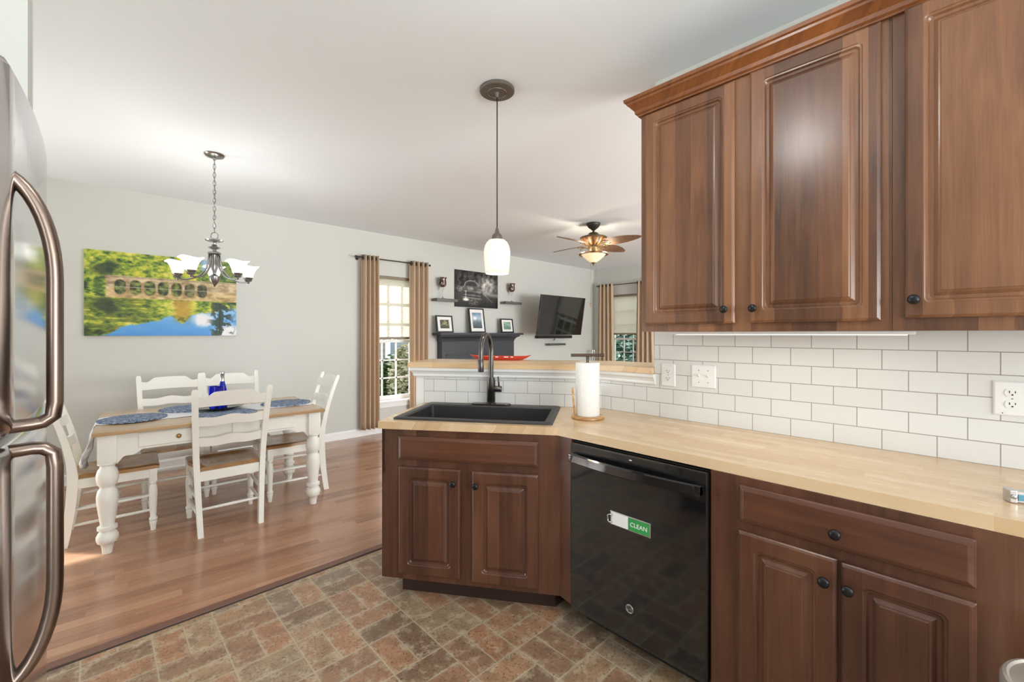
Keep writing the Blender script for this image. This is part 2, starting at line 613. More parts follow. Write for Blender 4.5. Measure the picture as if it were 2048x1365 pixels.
def rings(bm, rs, close_ends=True, loop=False, mi=0):
    prev = None
    allv = [[bm.verts.new(p) for p in r] for r in rs]
    n = len(allv[0])
    pairs = list(zip(allv[:-1], allv[1:]))
    if loop:
        pairs.append((allv[-1], allv[0]))
    for A, B in pairs:
        for k in range(n):
            f = bm.faces.new((A[k], A[(k + 1) % n], B[(k + 1) % n], B[k]))
            f.material_index = mi
    if close_ends and not loop:
        for R in (allv[0], allv[-1]):
            f = bm.faces.new(R)
            f.material_index = mi
    return allv


def tube(bm, pts, rad, seg=12, loop=False, sx=1.0, mi=0):
    pts = [Vector(p) for p in pts]
    n = len(pts)
    rad = rad if isinstance(rad, (list, tuple)) else [rad] * n
    rs = []
    a = None
    for i, p in enumerate(pts):
        if loop:
            d = pts[(i + 1) % n] - pts[i - 1]
        else:
            d = pts[min(i + 1, n - 1)] - pts[max(i - 1, 0)]
        d.normalize()
        if a is None:
            a, b = frame_from(d)
        else:
            a = (a - d * a.dot(d)).normalized()
            b = d.cross(a).normalized()
        rs.append([p + (a * math.cos(t) * sx + b * math.sin(t)) * rad[i] for t in (2 * PI * k / seg for k in range(seg))])
    rings(bm, rs, True, loop, mi)


def lathe(bm, prof, c=(0, 0, 0), seg=24, axis='Z', mi=0):
    c = Vector(c)
    rs = []
    for r, h in prof:
        r = max(r, 1e-4)
        ring = []
        for k in range(seg):
            t = 2 * PI * k / seg
            x, y = r * math.cos(t), r * math.sin(t)
            p = {'Z': (x, y, h), 'Y': (y, h, x), 'X': (h, x, y)}[axis]
            ring.append(c + Vector(p))
        rs.append(ring)
    rings(bm, rs, True, False, mi)


def prism(bm, poly, z0, z1, mi=0):
    rings(bm, [[(x, y, z0) for x, y in poly], [(x, y, z1) for x, y in poly]], True, False, mi)


def rrect(x0, x1, z0, z1, r, seg=4):
    r = min(r, (x1 - x0) / 2 - 1e-5, (z1 - z0) / 2 - 1e-5)
    out = []
    for cx, cz, a0 in ((x1 - r, z1 - r, 0), (x0 + r, z1 - r, 90), (x0 + r, z0 + r, 180), (x1 - r, z0 + r, 270)):
        for k in range(seg + 1):
            a = math.radians(a0 + 90 * k / seg)
            out.append((cx + r * math.cos(a), cz + r * math.sin(a)))
    return out


def profile_panel(bm, x0, x1, z0, z1, steps, mi=0):
    """front-facing panel (looking along +y): steps = (inset, y, corner radius) from the back edge inwards"""
    rs = []
    for ins, y, r in steps:
        rs.append([(x, y, z) for x, z in rrect(x0 + ins, x1 - ins, z0 + ins, z1 - ins, r)])
    rings(bm, rs, True, False, mi)


def raised_door(x0, x1, z0, z1, rail=0.062, bottom=True):
    bm = nb()
    T = 0.02
    g = rail
    profile_panel(bm, x0, x1, z0, z1, [(0.0, 0.0, 0.002), (0.0, -T + 0.007, 0.002), (0.003, -T + 0.004, 0.002), (0.009, -T, 0.003),
                                       (g - 0.012, -T, 0.016), (g - 0.009, -T + 0.003, 0.016), (g - 0.004, -T + 0.004, 0.015), (g + 0.001, -T + 0.011, 0.013),
                                       (g + 0.010, -T + 0.011, 0.004), (g + 0.020, -T + 0.004, 0.002), (g + 0.024, -T + 0.003, 0.002), (g + 0.027, -T + 0.001, 0.002)])
    return bm


def slab_drawer(x0, x1, z0, z1):
    bm = nb()
    T = 0.02
    profile_panel(bm, x0, x1, z0, z1, [(0.0, 0.0, 0.002), (0.0, -T + 0.009, 0.002), (0.003, -T + 0.007, 0.002), (0.004, -T + 0.005, 0.002), (0.013, -T + 0.001, 0.002), (0.016, -T, 0.002)])
    return bm


def knob_mesh():
    bm = nb()
    lathe(bm, [(0.006, 0.0), (0.0065, -0.004), (0.005, -0.008), (0.0055, -0.013), (0.012, -0.017), (0.0155, -0.021), (0.0155, -0.025), (0.012, -0.029), (0.004, -0.031)], seg=20, axis='Y')
    return bm


_knob_me = None


def knob(parent, loc):
    global _knob_me
    if _knob_me is None:
        o = link('knob', knob_mesh(), M['knob'], parent, True, loc)
        _knob_me = o.data
        return o
    o = bpy.data.objects.new('knob', _knob_me)
    COL.objects.link(o)
    o.parent = parent
    o.location = loc
    return o


def dup(root, loc, rz, label=None, group=None):
    r = root.copy()
    COL.objects.link(r)
    r.location = loc
    r.rotation_euler = (0, 0, rz)
    if label:
        r['label'] = label
    if group:
        r['group'] = group

    def rec(src, dst):
        for ch in list(src.children):
            c = ch.copy()
            COL.objects.link(c)
            c.parent = dst
            rec(ch, c)
    rec(root, r)
    return r


def text_mesh(name, body, size, mat, parent, loc, rot, depth=0.0006, align='CENTER', shear=0.0):
    cu = bpy.data.curves.new(name, 'FONT')
    cu.body = body
    cu.size = size
    cu.extrude = depth
    cu.shear = shear
    cu.align_x = align
    cu.align_y = 'CENTER'
    tmp = bpy.data.objects.new(name + '_tmp', cu)
    COL.objects.link(tmp)
    dg = bpy.context.evaluated_depsgraph_get()
    me = bpy.data.meshes.new_from_object(tmp.evaluated_get(dg))
    bpy.data.objects.remove(tmp)
    me.materials.clear()
    me.materials.append(mat)
    o = bpy.data.objects.new(name, me)
    COL.objects.link(o)
    o.parent = parent
    o.location = loc
    o.rotation_euler = rot
    return o


# ------------------------------------------------------------------ room shell
WY = 5.59      # long wall with picture, window, mantel
WX = 7.80      # far wall with the second window
KX = 2.216     # tiled kitchen wall
LX, BY = -3.7, -2.8

bm = nb()
box(bm, (LX - 0.1, BY - 0.1, -0.06), (WX + 0.1, WY + 0.1, 0.0))
struct(link('floor', bm, M['wood_floor']))
bm = nb()
box(bm, (LX - 0.1, BY - 0.1, CEIL), (WX + 0.1, WY + 0.1, CEIL + 0.1))
struct(link('ceiling', bm, M['ceiling']))


def wall_with_holes(bm, u0, u1, holes, place, z1=CEIL, th=0.14):
    """boxes between holes; place(u, d, z) -> point, d = depth behind the face"""
    us = sorted({u0, u1, *[h[0] for h in holes], *[h[1] for h in holes]})
    for a, b in zip(us[:-1], us[1:]):
        hs = [h for h in holes if h[0] <= a + 1e-6 and h[1] >= b - 1e-6]
        spans = [(0.0, z1)]
        for h in hs:
            spans = [s for (p, q) in spans for s in ((p, min(q, h[2])), (max(p, h[3]), q)) if s[1] - s[0] > 1e-4]
        for p, q in spans:
            box(bm, place(a, 0, p), place(b, th, q))


W1 = (2.66, 3.40, 0.425, 2.17)          # window in long wall (x range, z range)
W2 = (4.44, 5.16, 0.425, 2.17)          # window in far wall (y range)
W3 = (3.40, 4.12, 0.425, 2.17)          # second far-wall window, hidden by the cabinet, seen in the television
GD = (-3.42, -1.565, 0.0, 2.05)         # glass door in the dining end of the long wall
bm = nb()
wall_with_holes(bm, LX, WX, [W1, GD], lambda u, d, z: (u, WY + d, z))
struct(link('wall_back', bm, M['wall']))
bm = nb()
wall_with_holes(bm, BY, WY, [W2, W3], lambda u, d, z: (WX + d, u, z))
struct(link('wall_far', bm, M['wall']))
bm = nb()
wall_with_holes(bm, BY, WY, [], lambda u, d, z: (LX - d, u, z))
struct(link('wall_left', bm, M['wall']))
bm = nb()
wall_with_holes(bm, LX, WX, [(-0.5, 1.7, 0.7, 2.2), (3.4, 6.8, 0.5, 2.3)], lambda u, d, z: (u, BY - d, z))
struct(link('wall_rear', bm, M['wall']))
bm = nb()
box(bm, (KX + 0.008, BY, 0), (KX + 0.13, 1.185, CEIL))
struct(link('wall_right', bm, M['wall']))
bm = nb()
box(bm, (LX, 1.55, 0), (-0.115, 1.67, CEIL))
struct(link('wall_partition', bm, M['wall']))
bm = nb()
box(bm, (-1.02, BY, 0), (-0.9, 1.55, CEIL))
struct(link('wall_fridge', bm, M['wall']))

# diagonal frame of the sink run: x = right as seen from the kitchen, y = into the counter
CD = Vector((0.581, -0.814))
CN = Vector((0.814, 0.581))
CR = math.atan2(CD.y, CD.x)
PC = Vector((1.558, 2.454))                         # left end of the diagonal tile
KINK = PC + CD * ((KX - PC.x) / CD.x)               # where the diagonal meets the tiled wall line
Lc = (KINK - PC).length


def cpt(s, d):
    p = PC + CD * s + CN * d
    return (p.x, p.y)


LEDGE_B, LEDGE_T = 1.145, 1.180
# half wall under the ledge
bm = nb()
e = 0.008


def offset_kink(off):
    """corner of the two kitchen-side faces pushed back by off"""
    x = KX + off
    s = (x - PC.x - CN.x * off) / CD.x
    return cpt(s, off)


poly = [(KX + e, 1.185), offset_kink(e), cpt(-0.062, e), cpt(-0.062, 0.125), offset_kink(0.125), (KX + 0.125, 1.185)]
prism(bm, poly, 0, LEDGE_B - 0.002)
struct(link('wall_peninsula', bm, M['white_trim']))

# tile skins
def tile_skin(name, quad_pts, uvs, th_dir):
    bm = nb()
    uvl = bm.loops.layers.uv.new('UVMap')
    f = [bm.verts.new(p) for p in quad_pts]
    back = [bm.verts.new(Vector(p) + Vector(th_dir) * 0.0075) for p in quad_pts]
    face = bm.faces.new(f)
    for l, uv in zip(face.loops, uvs):
        l[uvl].uv = uv
    n = len(f)
    for k in range(n):
        bm.faces.new((f[(k + 1) % n], f[k], back[k], back[(k + 1) % n]))
    bm.faces.new(back[::-1])
    return bm


def skinA(y0, y1, z0, z1):
    # u grows towards the camera (right in the picture); a joint of the lowest odd row at y = 1.1548
    q = [(KX, y0, z0), (KX, y1, z0), (KX, y1, z1), (KX, y0, z1)]
    uv = [((1.1548 - y) + 0.1541 * 20 + 0.07705, z - 0.914 + 0.0778 * 20) for (_, y, z) in q]
    return q, uv


q, uv = skinA(1.185, -0.9, 0.914, 1.40)
o = link('wall_tile_right', tile_skin('t', q, uv, (1, 0, 0)), M['tile'])
struct(o)
q, uv = skinA(KINK.y, 1.185, 0.914, 1.10)
struct(link('wall_tile_ledge', tile_skin('t', q, uv, (1, 0, 0)), M['tile']))
q = [(*cpt(0, 0), 0.914), (*cpt(Lc, 0), 0.914), (*cpt(Lc, 0), 1.10), (*cpt(0, 0), 1.10)]
uv = [(s - 0.064 + 0.1541 * 20, z - 0.914 + 0.0778 * 20) for s, z in ((0, 0.914), (Lc, 0.914), (Lc, 1.10), (0, 1.10))]
struct(link('wall_tile_diagonal', tile_skin('t', q, uv, (CN.x, CN.y, 0)), M['tile']))

# moulding under the ledge
prof = [(0.0, 1.088), (-0.010, 1.088), (-0.013, 1.094), (-0.012, 1.104), (-0.020, 1.118), (-0.030, 1.128), (-0.032, 1.1445), (0.0, 1.1445)]


def sweep_profile(bm, path_fn, prof):
    rs = []
    for st in path_fn:
        rs.append([(*st(d), z) for d, z in prof])
    rings(bm, rs)


bm = nb()
sweep_profile(bm, [lambda d: cpt(-0.062 + d, d), lambda d: offset_kink(d), lambda d: (KX + d, 1.178)], prof)
struct(link('trim_1', bm, M['white_trim']))

# kitchen floor, threshold
bm = nb()
prism(bm, [(-1.02, BY), (KX, BY), (KX, 1.5), cpt(0.0, 0.0), cpt(-0.13, 0.0), (-1.02, 2.555)][:5] + [(-1.0, 2.560)], 0.0, 0.003)
struct(link('floor_kitchen', bm, M['vinyl']))
bm = nb()
box(bm, (-1.0, 2.572, 0.0), (1.45, 2.622, 0.007), 0.003)
struct(link('trim_2', bm, M['trans_strip']))
bm = nb()
box(bm, (-1.0, 2.558, 0.0), (1.46, 2.572, 0.004))
struct(link('trim_3', bm, M['dark_line']))

# baseboards
def baseboard(name, p, q, n):
    p, q, n = Vector(p), Vector(q), Vector(n)
    bm = nb()
    pr = [(0, 0), (0.022, 0), (0.022, 0.014), (0.014, 0.020), (0.013, 0.082), (0.009, 0.09), (0.006, 0.1), (0, 0.1)]
    rings(bm, [[(*(a + n * d), z) for d, z in pr] for a in (p, q)])
    struct(link(name, bm, M['white_trim']))


baseboard('baseboard_back', (GD[1], WY), (3.70, WY), (0, -1))
baseboard('baseboard_back_right', (5.36, WY), (WX, WY), (0, -1))
baseboard('baseboard_far', (WX, BY), (WX, WY), (-1, 0))


# ------------------------------------------------------------------ windows
def window(name, w, place, mid=1.26):
    """w = (u0,u1,z0,z1); place(u,d,z) with d = depth behind the wall face"""
    u0, u1, z0, z1 = w
    bm = nb()
    P = place
    fr = 0.045
    d0, d1 = 0.085, 0.125
    box(bm, P(u0, d0, z0), P(u0 + fr, d1, z1))
    box(bm, P(u1 - fr, d0, z0), P(u1, d1, z1))
    box(bm, P(u0, d0, z0), P(u1, d1, z0 + 0.06))
    box(bm, P(u0, d0, z1 - fr), P(u1, d1, z1))
    box(bm, P(u0, d0 - 0.01, mid - 0.02), P(u1, d1, mid + 0.02))
    for (a, b) in ((z0 + 0.06, mid - 0.02), (mid + 0.02, z1 - fr)):
        for k in (1, 2):
            uu = u0 + fr + (u1 - u0 - 2 * fr) * k / 3
            box(bm, P(uu - 0.009, d0 + 0.008, a), P(uu + 0.009, d1 - 0.008, b))
            zz = a + (b - a) * k / 3
            box(bm, P(u0 + fr, d0 + 0.008, zz - 0.009), P(u1 - fr, d1 - 0.008, zz + 0.009))
    f = struct(link(name, bm, M['white_trim']))
    bm = nb()
    box(bm, P(u0 + fr, d0 + 0.018, z0 + 0.06), P(u1 - fr, d0 + 0.022, mid - 0.02))
    box(bm, P(u0 + fr, d0 + 0.018, mid + 0.02), P(u1 - fr, d0 + 0.022, z1 - fr))
    g = link('window_glass', bm, M['pane'], f)
    bm = nb()
    box(bm, P(u0 - 0.03, -0.035, z0 - 0.022), P(u1 + 0.03, 0.09, z0 + 0.004), 0.004)
    box(bm, P(u0 - 0.02, -0.012, z0 - 0.085), P(u1 + 0.02, -0.0005, z0 - 0.022))
    link('window_sill', bm, M['white_trim'], f)
    return f


window('window_1', W1, lambda u, d, z: (u, WY + d, z))
window('window_2', W2, lambda u, d, z: (WX + d, u, z))
window('window_3', W3, lambda u, d, z: (WX + d, u, z))
# sliding glass door beyond the refrigerator
bm = nb()
for a, b, z0, z1 in ((GD[0], GD[0] + 0.07, 0, 2.05), (GD[1] - 0.07, GD[1], 0, 2.05), (-2.53, -2.45, 0, 2.05), (GD[0], GD[1], 1.97, 2.05), (GD[0], GD[1], 0, 0.06)):
    box(bm, (a, WY + 0.05, z0), (b, WY + 0.10, z1))
d1 = struct(link('door_1', bm, M['white_trim']))
bm = nb()
box(bm, (GD[0] + 0.07, WY + 0.07, 0.06), (GD[1] - 0.07, WY + 0.075, 1.97))
link('door_glass', bm, M['pane'], d1)


def shade(label, w, place, rz, bottom=1.285):
    u0, u1, z0, z1 = w
    c = place((u0 + u1) / 2, 0.035, 0)
    t = thing('cellular_shade', label, 'window shade', (c[0], c[1], 0), rz, 'cellular shades in the windows')
    h = (u1 - u0) / 2 - 0.006
    bm = nb()
    box(bm, (-h, -0.022, z1 - 0.038), (h, 0.022, z1 - 0.001), 0.003)
    link('head_rail', bm, M['shade_rail'], t)
    bm = nb()
    n = int((z1 - 0.04 - bottom - 0.03) / 0.0095)
    za, zb = z1 - 0.038, bottom + 0.03
    prev = None
    L = []
    for k in range(2 * n + 1):
        z = za + (zb - za) * k / (2 * n)
        y = -0.004 if k % 2 == 0 else 0.004
        L.append((y, z))
    rows = [[bm.verts.new((x, y, z)) for x in (-h + 0.003, h - 0.003)] for y, z in L]
    for A, B in zip(rows[:-1], rows[1:]):
        bm.faces.new((A[0], A[1], B[1], B[0]))
    link('pleated_cloth', bm, M['shade_cloth'], t)
    bm = nb()
    box(bm, (-h, -0.014, bottom), (h, 0.014, bottom + 0.034), 0.003)
    link('bottom_rail', bm, M['shade_rail'], t)
    bm = nb()
    box(bm, (-0.02, -0.026, bottom - 0.006), (0.02, -0.013, bottom + 0.010), 0.003)
    link('pull_tab', bm, M['white_plastic'], t)
    return t


shade('cream cellular shade half lowered in the window left of the fireplace', W1, lambda u, d, z: (u, WY + d, z), 0)
s2 = shade('cream cellular shade half lowered in the far corner window', W2, lambda u, d, z: (WX + d, u, z), -PI / 2, 1.345)
shade('cream cellular shade in the far wall window hidden behind the wall cabinets', W3, lambda u, d, z: (WX + d, u, z), -PI / 2, 1.345)


def curtain_mesh(w_top, w_bot, z0, z1, folds, amp, seed, sweep=0.0):
    rg = random.Random(seed)
    bm = nb()
    nu, nv = folds * 14, 26
    ph = rg.uniform(0, 1)
    rows = []
    for j in range(nv + 1):
        v = j / nv
        z = z1 + (z0 - z1) * v
        w = w_top + (w_bot - w_top) * v
        row = []
        for i in range(nu + 1):
            u = i / nu
            uu = u + 0.012 * math.sin(9 * u + 3 * v + ph * 6) * v
            x = (uu - 0.5) * w + sweep * v
            a = amp * (1 - 0.12 * v)
            s = math.sin(2 * PI * folds * u + ph * 0.6 + 0.4 * v * math.sin(5 * u))
            y = a * (abs(s) ** 0.75) * (1 if s > 0 else -1)
            row.append((x, y, z))
        rows.append(row)
    th = 0.0025
    F = [[bm.verts.new((x, y - th, z)) for x, y, z in r] for r in rows]
    B = [[bm.verts.new((x, y + th, z)) for x, y, z in r] for r in rows]
    for j in range(nv):
        for i in range(nu):
            bm.faces.new((F[j][i], F[j][i + 1], F[j + 1][i + 1], F[j + 1][i]))
            bm.faces.new((B[j][i + 1], B[j][i], B[j + 1][i], B[j + 1][i + 1]))
        bm.faces.new((B[j][0], F[j][0], F[j + 1][0], B[j + 1][0]))
        bm.faces.new((F[j][nu], B[j][nu], B[j + 1][nu], F[j + 1][nu]))
    for i in range(nu):
        bm.faces.new((F[0][i], B[0][i], B[0][i + 1], F[0][i + 1]))
        bm.faces.new((F[nv][i + 1], B[nv][i + 1], B[nv][i], F[nv][i]))
    return bm


def curtain(label, loc, rz, w_top, w_bot, z0, z1, folds, amp, seed, rod_z, sweep=0.0):
    t = thing('curtain', label, 'curtain', (loc[0], loc[1], 0), rz, 'tan grommet curtains')
    link('curtain_cloth', curtain_mesh(w_top, w_bot, z0, z1, folds, amp, seed, sweep), M['curtain'], t, True)
    for k in range(folds * 2):
        bm = nb()
        x = -w_top / 2 + w_top * (k + 0.5) / (folds * 2)
        pts = [(x, 0.027 * math.cos(a), rod_z + 0.027 * math.sin(a)) for a in (2 * PI * i / 20 for i in range(20))]
        tube(bm, pts, 0.005, 8, True)
        link('grommet', bm, M['bronze'], t, True)
    return t


def curtain_rod(label, loc, rz, half, z):
    t = thing('curtain_rod', label, 'curtain rod', (loc[0], loc[1], z), rz, 'curtain rods')
    bm = nb()
    tube(bm, [(-half, 0, 0), (half, 0, 0)], 0.008, 12)
    link('rod', bm, M['bronze'], t, True)
    for s in (-1, 1):
        bm = nb()
        lathe(bm, [(0.008, 0), (0.014, 0.008 * s), (0.016, 0.02 * s), (0.008, 0.032 * s), (0.002, 0.036 * s)], (s * half, 0, 0), 14, 'X')
        link('finial', bm, M['bronze'], t, True)
        bm = nb()
        tube(bm, [(s * (half - 0.03), 0, -0.012), (s * (half - 0.03), 0.05, -0.016), (s * (half - 0.03), 0.083, -0.016)], 0.006, 8)
        lathe(bm, [(0.018, 0.078), (0.018, 0.086)], (s * (half - 0.03), 0, -0.016), 12, 'Y')
        link('bracket', bm, M['bronze'], t, True)
    return t


RY = WY - 0.09
curtain_rod('thin dark rod holding the curtains left of the fireplace', (3.02, RY), 0, 0.545, 2.375)
curtain('long tan curtain on the left of the window beside the picture wall', (2.655, RY), 0, 0.235, 0.25, 0.095, 2.41, 4, 0.045, 3, 2.375)
curtain('tan curtain on the right of the window beside the gray shelf', (3.405, RY), 0, 0.30, 0.29, 0.095, 2.41, 4, 0.045, 5, 2.375)
RX = WX - 0.09
curtain_rod('thin dark rod over the far corner window', (RX, 4.80), -PI / 2, 0.62, 2.37)
curtain('tan curtain nearest the room corner at the far window', (RX, 5.22), -PI / 2, 0.36, 0.42, 0.06, 2.405, 4, 0.045, 8, 2.37)
curtain('tan curtain at the far window partly hidden by the wall cabinet', (RX, 4.33), -PI / 2, 0.34, 0.42, 0.06, 2.405, 4, 0.045, 9, 2.37)

# ------------------------------------------------------------------ outside
bm = nb()
box(bm, (-8, WY + 0.16, -0.32), (16, 16, -0.3))
box(bm, (WX + 0.16, -6, -0.32), (16, WY + 0.16, -0.3))
struct(link('ground', bm, M['lawn']))
bm = nb()
x0, x1, yN = 1.0, 6.4, 9.2
pts = []
n = 21
for k in range(n):
    z = -0.3 + k * 0.13
    pts += [(0.0, z), (-0.0, z), (-0.016, z + 0.001), (0.0, z + 0.13)][1:]
pts = [(0.1, -0.3)] + pts + [(0.1, -0.3 + n * 0.13)]
rings(bm, [[(x, yN + d, z) for d, z in pts] for x in (x0, x1)])
nh = tag(link('neighbor_house', bm, M['siding']), 'gray lap-sided house seen through the window left of the fireplace', 'house')
bm = nb()
wx0, wx1 = 4.90, 5.7
for a, b, c, d in ((wx0 - 0.12, wx0, 0.7, 1.9), (wx1, wx1 + 0.12, 0.7, 1.9), (wx0 - 0.12, wx1 + 0.12, 0.62, 0.74), (wx0 - 0.12, wx1 + 0.12, 1.86, 2.0), (wx0, wx1, 1.28, 1.33)):
    box(bm, (a, yN - 0.05, c), (b, yN - 0.015, d))
wf = link('window_trim', bm, M['ext_white'], nh)
bm = nb()
box(bm, (wx0, yN - 0.024, 0.74), (wx1, yN - 0.018, 1.86))
link('pane', bm, M['ext_glass'], wf)


def shrub(label, cat, loc, rx, ry, h, n, leaf, mat, seed, size=0.05, trunk=0.0, shell=0.35, name='shrub'):
    rg = random.Random(seed)
    t = thing(name, label, cat, loc)
    bm = nb()
    for _ in range(n):
        a, b = rg.uniform(0, 2 * PI), math.acos(rg.uniform(-1, 1))
        r = rg.uniform(shell, 1.0) ** 0.5 * (1 + 0.15 * math.sin(5 * a + seed))
        p = Vector((rx * r * math.sin(b) * math.cos(a), ry * r * math.sin(b) * math.sin(a), trunk + (h - trunk) * (0.5 + 0.5 * r * math.cos(b))))
        d = Vector((rg.gauss(0, 1), rg.gauss(0, 1), rg.gauss(0, 1))).normalized()
        e1, e2 = frame_from(d)
        s = size * rg.uniform(0.6, 1.3)
        bm.faces.new([bm.verts.new(p + e1 * s), bm.verts.new(p + e2 * s * 0.45 + d * s * 0.1), bm.verts.new(p - e1 * s), bm.verts.new(p - e2 * s * 0.45 + d * s * 0.1)])
    link('foliage', bm, mat, t)
    bm = nb()
    for k in range(4):
        a = k * 1.6
        tube(bm, [(0.03 * math.cos(a), 0.03 * math.sin(a), 0), (0.4 * rx * math.cos(a), 0.4 * ry * math.sin(a), trunk + (h - trunk) * 0.4), (0.6 * rx * math.cos(a), 0.6 * ry * math.sin(a), trunk + (h - trunk) * 0.7)], [0.04, 0.02, 0.008], 7)
    link('stem', bm, M['bark'], t, True)
    return t


shrub('leafy green shrub against the gray house outside the left window', 'shrub', (4.34, 8.05, -0.3), 0.42, 0.45, 1.15, 3200, 0, M['leaf'], 4, 0.055)
shrub('pale sunlit shrub at the right edge outside the left window', 'shrub', (4.10, 7.05, -0.3), 0.30, 0.32, 1.50, 2600, 0, M['leaf_pale'], 6, 0.05)
shrub('dark leafy tree outside the far corner window', 'tree', (10.6, 6.1, -0.3), 1.2, 1.6, 2.3, 8000, 0, M['leaf_dark'], 9, 0.085, 0.2, 0.2, name='tree')
shrub('bright green shrub outside the far wall beyond the cabinets', 'shrub', (10.6, 2.3, -0.3), 1.2, 1.5, 1.9, 3500, 0, M['leaf'], 12, 0.08)

# ------------------------------------------------------------------ base cabinets and worktop
CT = 0.914
CB = CT - 0.038


def rotA(x, y, z):
    return (x, y, z)


# sink base on the diagonal
FL = Vector((1.079, 2.103))
SB = thing('sink_base_cabinet', 'cherry corner sink cabinet with two doors under the black sink', 'cabinet', (FL.x, FL.y, 0), CR)
Lf = 0.923
bm = nb()
back_l = 0.60
# body: front face with angled right return flush with the dishwasher run
rightA = Vector((1.600, 1.272)) - FL
ra = (rightA.dot(CD), rightA.dot(CN))
rb = (Vector((1.66, 1.272)) - FL)
rb = (rb.dot(CD), rb.dot(CN))
body = [(0.0, 0.0), (Lf, 0.0), ra, rb, (Lf - 0.03, 0.06), (0.84, 0.30), (0.84, 0.50), (0.0, 0.50)]
body = [(0.0, 0.0), (Lf, 0.0), ra, rb, (Lf - 0.02, 0.10), (0.80, 0.5), (0.02, 0.55), (0.0, 0.55)]
rings(bm, [[(x, y, 0.105) for x, y in body], [(x, y, CB - 0.23) for x, y in body]])
box(bm, (0.0, 0.0, CB - 0.23), (Lf - 0.0, 0.030, CB - 0.001))
box(bm, (0.0, 0.0, CB - 0.23), (0.016, 0.55, CB - 0.001))
# the return beside the dishwasher
rings(bm, [[(x, y, CB - 0.23) for x, y in (( Lf, 0.0), ra, rb, (Lf - 0.02, 0.04))], [(x, y, CB - 0.001) for x, y in ((Lf, 0.0), ra, rb, (Lf - 0.02, 0.04))]])
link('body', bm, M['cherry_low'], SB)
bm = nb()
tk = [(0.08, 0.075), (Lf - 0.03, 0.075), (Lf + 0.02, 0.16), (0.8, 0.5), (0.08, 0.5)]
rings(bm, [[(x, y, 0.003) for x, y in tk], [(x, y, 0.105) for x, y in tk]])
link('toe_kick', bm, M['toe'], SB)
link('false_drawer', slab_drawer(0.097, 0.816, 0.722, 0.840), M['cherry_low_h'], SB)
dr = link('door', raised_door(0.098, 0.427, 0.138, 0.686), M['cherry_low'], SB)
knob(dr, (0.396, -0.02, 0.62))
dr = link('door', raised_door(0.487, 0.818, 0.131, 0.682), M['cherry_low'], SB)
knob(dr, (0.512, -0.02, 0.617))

# base unit right of the dishwasher (local x = towards the camera's right = -Y)
def base_unit(label, ystart, yend, parts, filler=0.0):
    t = thing('base_cabinet', label, 'cabinet', (1.60, ystart, 0), -PI / 2, 'base cabinets along the tiled wall')
    L = ystart - yend
    bm = nb()
    box(bm, (0, 0, 0.105), (L, 0.60, CB - 0.001))
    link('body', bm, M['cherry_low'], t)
    bm = nb()
    box(bm, (0, 0.075, 0.003), (L, 0.60, 0.105))
    link('toe_kick', bm, M['toe'], t)
    for kind, x0, x1, z0, z1, k in parts:
        if kind == 'drawer':
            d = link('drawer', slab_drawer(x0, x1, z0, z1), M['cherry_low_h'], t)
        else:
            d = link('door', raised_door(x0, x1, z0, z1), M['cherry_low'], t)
        knob(d, (k[0], -0.02, k[1]))
    return t


Y0 = 0.637
base_unit('cherry base cabinet with one drawer over two doors right of the dishwasher', Y0, -0.118,
          [('drawer', Y0 - 0.538, Y0 + 0.016, 0.727, 0.850, (Y0 - 0.268, 0.778)),
           ('door', Y0 - 0.541, Y0 - 0.267, 0.135, 0.696, (Y0 - 0.295, 0.628)),
           ('door', Y0 - 0.257, Y0 + 0.017, 0.135, 0.692, (Y0 - 0.238, 0.626))])

Y1 = -0.120
base_unit('cherry base cabinet past the right edge of the photo under the worktop', Y1, -0.88,
          [('drawer', 0.05, 0.71, 0.727, 0.850, (0.38, 0.788)), ('door', 0.05, 0.372, 0.135, 0.694, (0.345, 0.626)), ('door', 0.388, 0.71, 0.135, 0.694, (0.415, 0.626))])

# worktop with a sink cut-out
CFL = Vector((1.055, 2.101))
SN = lambda x, y: (CFL + CD * x + CN * y)
SX0, SX1, SY0, SY1 = 0.048, 0.893, 0.060, 0.600
bm = nb()
endL = (PC - CFL).dot(CN)
bl = SN(0.0, endL + 0.001)
outer = [(1.606, -0.9), (1.606, 1.362), tuple(CFL), (bl.x, bl.y), tuple(KINK), (KX, -0.9)]
hole = [tuple(SN(x, y)) for x, y in ((SX0 + 0.015, SY0 + 0.015), (SX1 - 0.015, SY0 + 0.015), (SX1 - 0.015, SY1 - 0.015), (SX0 + 0.015, SY1 - 0.015))]
es = []
for loop in (outer, hole):
    vs = [bm.verts.new((x, y, CT)) for x, y in loop]
    es += [bm.edges.new((vs[i], vs[(i + 1) % len(vs)])) for i in range(len(vs))]
bmesh.ops.triangle_fill(bm, use_beauty=True, edges=es)
fs = bm.faces[:]
r = bmesh.ops.extrude_face_region(bm, geom=fs)
bmesh.ops.translate(bm, verts=[v for v in r['geom'] if isinstance(v, bmesh.types.BMVert)], vec=(0, 0, -0.038))
tag(link('countertop', bm, M['butcher']), 'long light butcher-block worktop along the tiled wall and around the sink', 'countertop')

